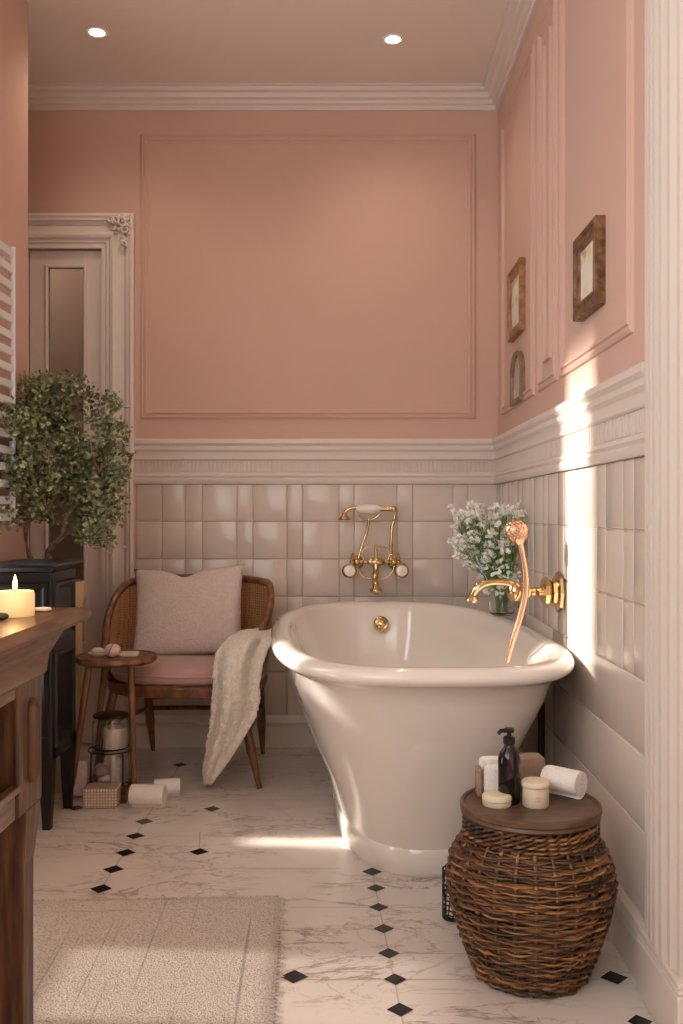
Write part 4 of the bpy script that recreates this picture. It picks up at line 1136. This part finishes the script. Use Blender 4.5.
# pillow
def pillow(w, h, t, m, n=28):
    b = MB(); vs = []; fs = []
    for side in (1,-1):
        for j in range(n+1):
            for i in range(n+1):
                u, v = -1+2*i/n, -1+2*j/n
                e = (1-abs(u)**2.2)*(1-abs(v)**2.2); th = t/2*max(0,e)**0.42
                pin = 1-0.07*(1-abs(u)**3)*abs(v)**3; pin2 = 1-0.07*(1-abs(v)**3)*abs(u)**3
                x = u*w/2*pin2; z = v*h/2*pin
                if v > 0.3: z -= 0.035*math.exp(-((u+0.05)/0.25)**2)*((v-0.3)/0.7)**1.5 # karate-chop dent
                wr_ = 0.006*noise.noise(Vector((u*2.5,v*2.5,side)))
                vs.append(Vector((x, side*(th+wr_*e), z)))
    o_ = (n+1)**2
    for s in (0,1):
        for j in range(n):
            for i in range(n):
                a = s*o_+j*(n+1)+i; fs.append((a,a+1,a+n+2,a+n+1) if s==0 else (a,a+n+1,a+n+2,a+1))
    b.add(vs, fs); return b
pb = pillow(0.465,0.375,0.13,'pillow'); o = pb.build('pillow','pillow',smooth=180)
bm = bmesh.new(); bm.from_mesh(o.data); bmesh.ops.remove_doubles(bm, verts=bm.verts, dist=0.0005); bmesh.ops.recalc_face_normals(bm, faces=bm.faces); bm.to_mesh(o.data); bm.free()
pc = wp(190,617,3.80); o.location = (pc.x-0.015,3.845,0.624); o.rotation_euler = (math.radians(-16),math.radians(-3),math.radians(-5))
tag(o,'square pale blush boucle pillow leaning on the cane armchair back','pillow')

# throw draped over the right arm
rows = [ # y, xleft, xright, depth
 (629,262,275,3.74),(632,240,275,3.62),(640,226,274,3.52),(652,217,267,3.47),(666,214,262,3.44),(684,213,259,3.43),(700,212,260,3.43),(716,211,256,3.44),(732,209,246,3.45),(748,207,236,3.46),(760,205,228,3.47),(772,204,219,3.48),(784,206,210,3.49)]
b = MB(); vs = []; fs = []; nu = 60; nv = 170
def lerp_row(t):
    f_ = t*(len(rows)-1); i = min(int(f_),len(rows)-2); s = f_-i
    return [rows[i][k]*(1-s)+rows[i+1][k]*s for k in range(4)]
for j in range(nv+1):
    y, xl, xr, d = lerp_row(j/nv)
    t = j/nv
    for i in range(nu+1):
        u = i/nu
        fold = 0.030*math.sin(u*9.5+t*2.2)*min(1,t*4)*(0.4+0.6*(1-t))+0.012*math.sin(u*19+1-t*3)*min(1,t*4)*(1-t*0.7)
        yy = y+ (0 if t > 0.15 else (1-t/0.15)*6*(0.5-abs(u-0.5)))
        p = wp(xl+(xr-xl)*u, yy, d+fold+0.03*(u-0.5)**2*4)
        bump = 0.0045*noise.noise(p*190)+0.005*noise.noise(p*70)
        p.y += bump; p.x += bump*0.6; p.z = max(p.z+bump*0.5,0.012)
        vs.append(p)
for j in range(nv):
    for i in range(nu): fs.append((j*(nu+1)+i,j*(nu+1)+i+1,(j+1)*(nu+1)+i+1,(j+1)*(nu+1)+i))
b.add(vs, fs)
o = b.build('throw_blanket','throw',smooth=180,solid=0.016,subsurf=1); origin(o, wp(240,700,3.44)); tag(o,'cream nubbly throw draped over the armchair arm and trailing to the floor','blanket')

# ------------------------------------------------------------------ round side table
tc_ = Vector(((116.5-VX)*3.47/F,3.47,0)); tz = H-(655-VY)*3.47/F
tb = thing('side_table','small round brown wooden side table left of the armchair','side table',tuple(tc_))
b = MB(); b.lathe([(0.10,tz-0.030),(0.135,tz-0.026),(0.146,tz-0.016),(0.146,tz-0.004),(0.143,tz),(0.138,tz),(0.134,tz-0.004),(0.001,tz-0.004)], tc_, n=56); b.build('tabletop','tablewood',tb, smooth=40)
for ax_, ay, fx_, fy_ in ((-0.085,-0.05,-0.150,-0.065),(0.065,-0.055,0.085,-0.085),(-0.06,0.09,-0.125,0.12)):
    b = MB(); p0 = tc_+Vector((ax_,ay,tz-0.02)); p1 = tc_+Vector((fx_,fy_,0))
    b.tube(catmull([p0,p0.lerp(p1,0.4)+Vector((0,0,0)),p1],6),[0.013]*6+[0.0115]*5+[0.009]*2,12); b.build('leg','tablewood',tb, smooth=60)
TT = tz-0.004
def tt(x, y):
    d = F*(H-TT)/(y-VY); return Vector(((x-VX)*d/F, d, TT))
a = tt(98,655); b = MB(); b.lathe([(0.001,0),(0.030,0),(0.036,0.008),(0.034,0.010),(0.028,0.004),(0.001,0.003)], a, n=30); o = b.build('small_dish','creamlid',smooth=45); origin(o,a); tag(o,'small cream dish at the left on the side table','dish')
b = MB(); cc2 = a+Vector((0,0,0.016)); b.ball(cc2,0.024,14,(1.05,0.8,0.5)); o = b.build('soap_bar','cream',smooth=180); origin(o,cc2-Vector((0,0,0.012))); tag(o,'cream soap lying in the small dish on the side table','soap')
a = tt(112.5,657); b = MB(); b.ball(a+Vector((0,0,0.0245)),0.030,20,(1.0,0.85,0.82)); s_ = b.build('stone_ball','pebble',smooth=180); origin(s_,a); tag(s_,'pink rounded marble stone tied with dark cord on the side table','stone')
b = MB(); b.tube([a+Vector((-0.004+0.009*math.cos(t),0,0)) +Vector((0.0*t, 0.0262*math.sin(t), 0.0245+0.0252*math.cos(t))) for t in [2*PI*i/30 for i in range(30)]],0.0013,5,closed=True); b.build('cord','wire',s_)
a = tt(129,656); folded('face_cloth', a+Vector((0,0,0.0)), 0.072,0.016,0.044,'creamlid','folded cream face cloth at the right on the side table',layers=2)

# ------------------------------------------------------------------ glass jars in a wire caddy
jc = Vector(((111-VX)*3.44/F,3.44,0)); jr_ = 0.076
# keep clear of the table legs
wc = thing('wire_caddy','round dark wire caddy on ball feet under the side table, holding two glass jars','caddy',tuple(jc))
b = MB(); circ = lambda r,z: [jc+Vector((r*math.cos(2*PI*k/36),r*math.sin(2*PI*k/36),z)) for k in range(36)]
b.tube(circ(jr_+0.004,0.045),0.003,6,closed=True); b.tube(circ(jr_+0.004,0.168),0.003,6,closed=True)
for k in range(4):
    a_ = 2*PI*k/4+PI/4; p_ = jc+Vector(((jr_+0.004)*math.cos(a_),(jr_+0.004)*math.sin(a_),0)); b.tube([p_+Vector((0,0,0.02)),p_+Vector((0,0,0.168))],0.003,6)
for k in range(3): b.tube([jc+Vector((jr_*math.cos(k*PI/3),jr_*math.sin(k*PI/3),0.045)),jc-Vector((jr_*math.cos(k*PI/3),jr_*math.sin(k*PI/3),-0.045))],0.0025,6)
b.build('wire_frame','wire',wc, smooth=60)
for k in range(4):
    a_ = 2*PI*k/4+PI/4; p_ = jc+Vector(((jr_+0.004)*math.cos(a_),(jr_+0.004)*math.sin(a_),0.014)); m = MB(); m.ball(p_,0.014,12); m.build('ball_foot','darkoak',wc, smooth=180)
def gjar(z, h, r, lab):
    c = jc+Vector((0,0,z)); j = thing('glass_jar',lab,'jar',tuple(c))
    b = MB(); w = 0.0028
    b.lathe([(0.001,0),(r-0.006,0),(r,0.006),(r,h-0.016),(r-0.006,h-0.006),(r-0.006,h),(r-0.006-w,h),(r-0.006-w,h-0.006),(r-w,h-0.018),(r-w,0.008),(r-0.01,0.005),(0.001,0.005)], c, n=40)
    b.build('jar_glass','glass',j, smooth=50); return j, c
j1, c1 = gjar(0.049,0.118,0.070,'lower clear glass jar with pink puff and paper, inside the wire caddy')
j2, c2 = gjar(0.172,0.112,0.066,'upper lidded glass jar with a cream candle inside, stacked in the caddy')
b = MB(); q = c1+Vector((-0.030,-0.030,0.052)); b.ball(q,0.024,16); o = b.build('pink_puff','cushion',smooth=180); origin(o,q-Vector((0,0,0.024))); tag(o,'round dusty pink ball inside the lower glass jar','bath ball')
b = MB(); q = c1+Vector((-0.018,-0.025,0.024)); b.ball(q,0.021,14,(1.2,1,0.85)); o = b.build('cotton_puff','towel',smooth=180); origin(o,q-Vector((0,0,0.018))); tag(o,'white cotton puff below the pink ball in the lower jar','cotton ball')
b = MB(); q = c1+Vector((0.030,-0.020,0.007)); b.lathe([(0.001,0),(0.024,0),(0.024,0.088),(0.001,0.090)],q,n=24); o = b.build('paper_roll','linen',smooth=45); origin(o,q); tag(o,'upright pale paper roll at the right in the lower glass jar','paper roll')
b = MB(); q = c2+Vector((0.016,-0.006,0.007)); b.lathe([(0.001,0),(0.041,0),(0.043,0.003),(0.043,0.066),(0.040,0.070),(0.001,0.069)],q,n=36); o = b.build('jar_candle','cream',smooth=45); origin(o,q); tag(o,'thick unlit cream candle inside the upper glass jar','candle')
b = MB(); b.lathe([(0.056,0.113),(0.064,0.115),(0.064,0.122),(0.050,0.126),(0.001,0.128)],c2,n=40); b.build('lid','wire',j2, smooth=45)

# things on the floor in front of the caddy
q = fl(102,806); q.y += 0.04
b = MB(); b.box(-0.060,0.060,-0.045,0.045,0,0.070)
o = b.build('checked_box','check',bevel=0.010,seg=3); o.location = (q.x,q.y-0.035,0.0); o.rotation_euler = (0,0,0.03); tag(o,'cream checked cloth box on the floor below the glass jars','box')
q = fl(122,803); b = MB(); b.box(-0.018,0.018,-0.03,0.03,0,0.050)
o = b.build('wooden_block','oak',bevel=0.004); o.location = (q.x-0.001,q.y+0.02,0); tag(o,'small brown wooden block between the checked box and the white rolls','wood block')
q = fl(145,812); spiral_towel('rolled_towel',(q.x,q.y+0.045,0.044),(1,-0.06,0.0),0.118,0.043,'towel','white rolled towel lying in front, nearest the side table leg','towel','rolled towels on the marble floor')
q = fl(158,806); spiral_towel('rolled_towel',(q.x+0.012,q.y+0.105,0.036),(1,0.15,0.0),0.09,0.035,'towel','smaller white rolled towel half hidden behind the front roll on the floor','towel','rolled towels on the marble floor')
q = fl(76,800); b = MB()
o = folded('linen_pad',(q.x-0.004,q.y+0.035,0.001),0.07,0.13,0.05,'linen','oatmeal linen bundle standing on the floor left of the checked box',rx=-0.25,layers=3)

# ------------------------------------------------------------------ light
w = bpy.data.worlds.new('world'); SC.world = w; w.use_nodes = True
bg = w.node_tree.nodes['Background']; 
wn = w.node_tree.nodes; wl = w.node_tree.links
tc = wn.new('ShaderNodeTexCoord'); dp = wn.new('ShaderNodeVectorMath'); dp.operation = 'DOT_PRODUCT'; dp.inputs[1].default_value = Vector((-0.9,-0.15,0.4)).normalized()
wl.new(tc.outputs['Generated'], dp.inputs[0]); mr = wn.new('ShaderNodeMapRange')
mr.inputs['From Min'].default_value = 0.0; mr.inputs['From Max'].default_value = 1.0; mr.inputs['To Min'].default_value = 2.6; mr.inputs['To Max'].default_value = 5.4
wl.new(dp.outputs['Value'], mr.inputs['Value']); wl.new(mr.outputs[0], bg.inputs[1])
bg.inputs[0].default_value = (0.92,0.98,0.97,1)
s = bpy.data.lights.new('sun','SUN'); s.energy = 10; s.color = (1,0.91,0.82); s.angle = math.radians(3.2)
so = bpy.data.objects.new('sun', s); COL.objects.link(so)
dv = Vector((1,-0.04,-TE)).normalized(); so.rotation_euler = dv.to_track_quat('-Z','Y').to_euler(); so.location = (-4,2,4)

# ------------------------------------------------------------------ camera
cam = bpy.data.cameras.new('camera'); co = bpy.data.objects.new('camera', cam); COL.objects.link(co)
cam.sensor_fit = 'VERTICAL'; cam.sensor_height = 24; cam.lens = 24*F/1024
cam.shift_x = -(VX-341.5)/1024; cam.shift_y = 0
co.location = (0,0,H); co.rotation_euler = (PI/2,0,0); cam.clip_start = 0.02
SC.camera = co
SC.view_settings.view_transform = 'Standard'; SC.view_settings.look = 'None'; SC.view_settings.gamma = 1
SC.view_settings.use_curve_mapping = False; SC.view_settings.exposure = 0.0
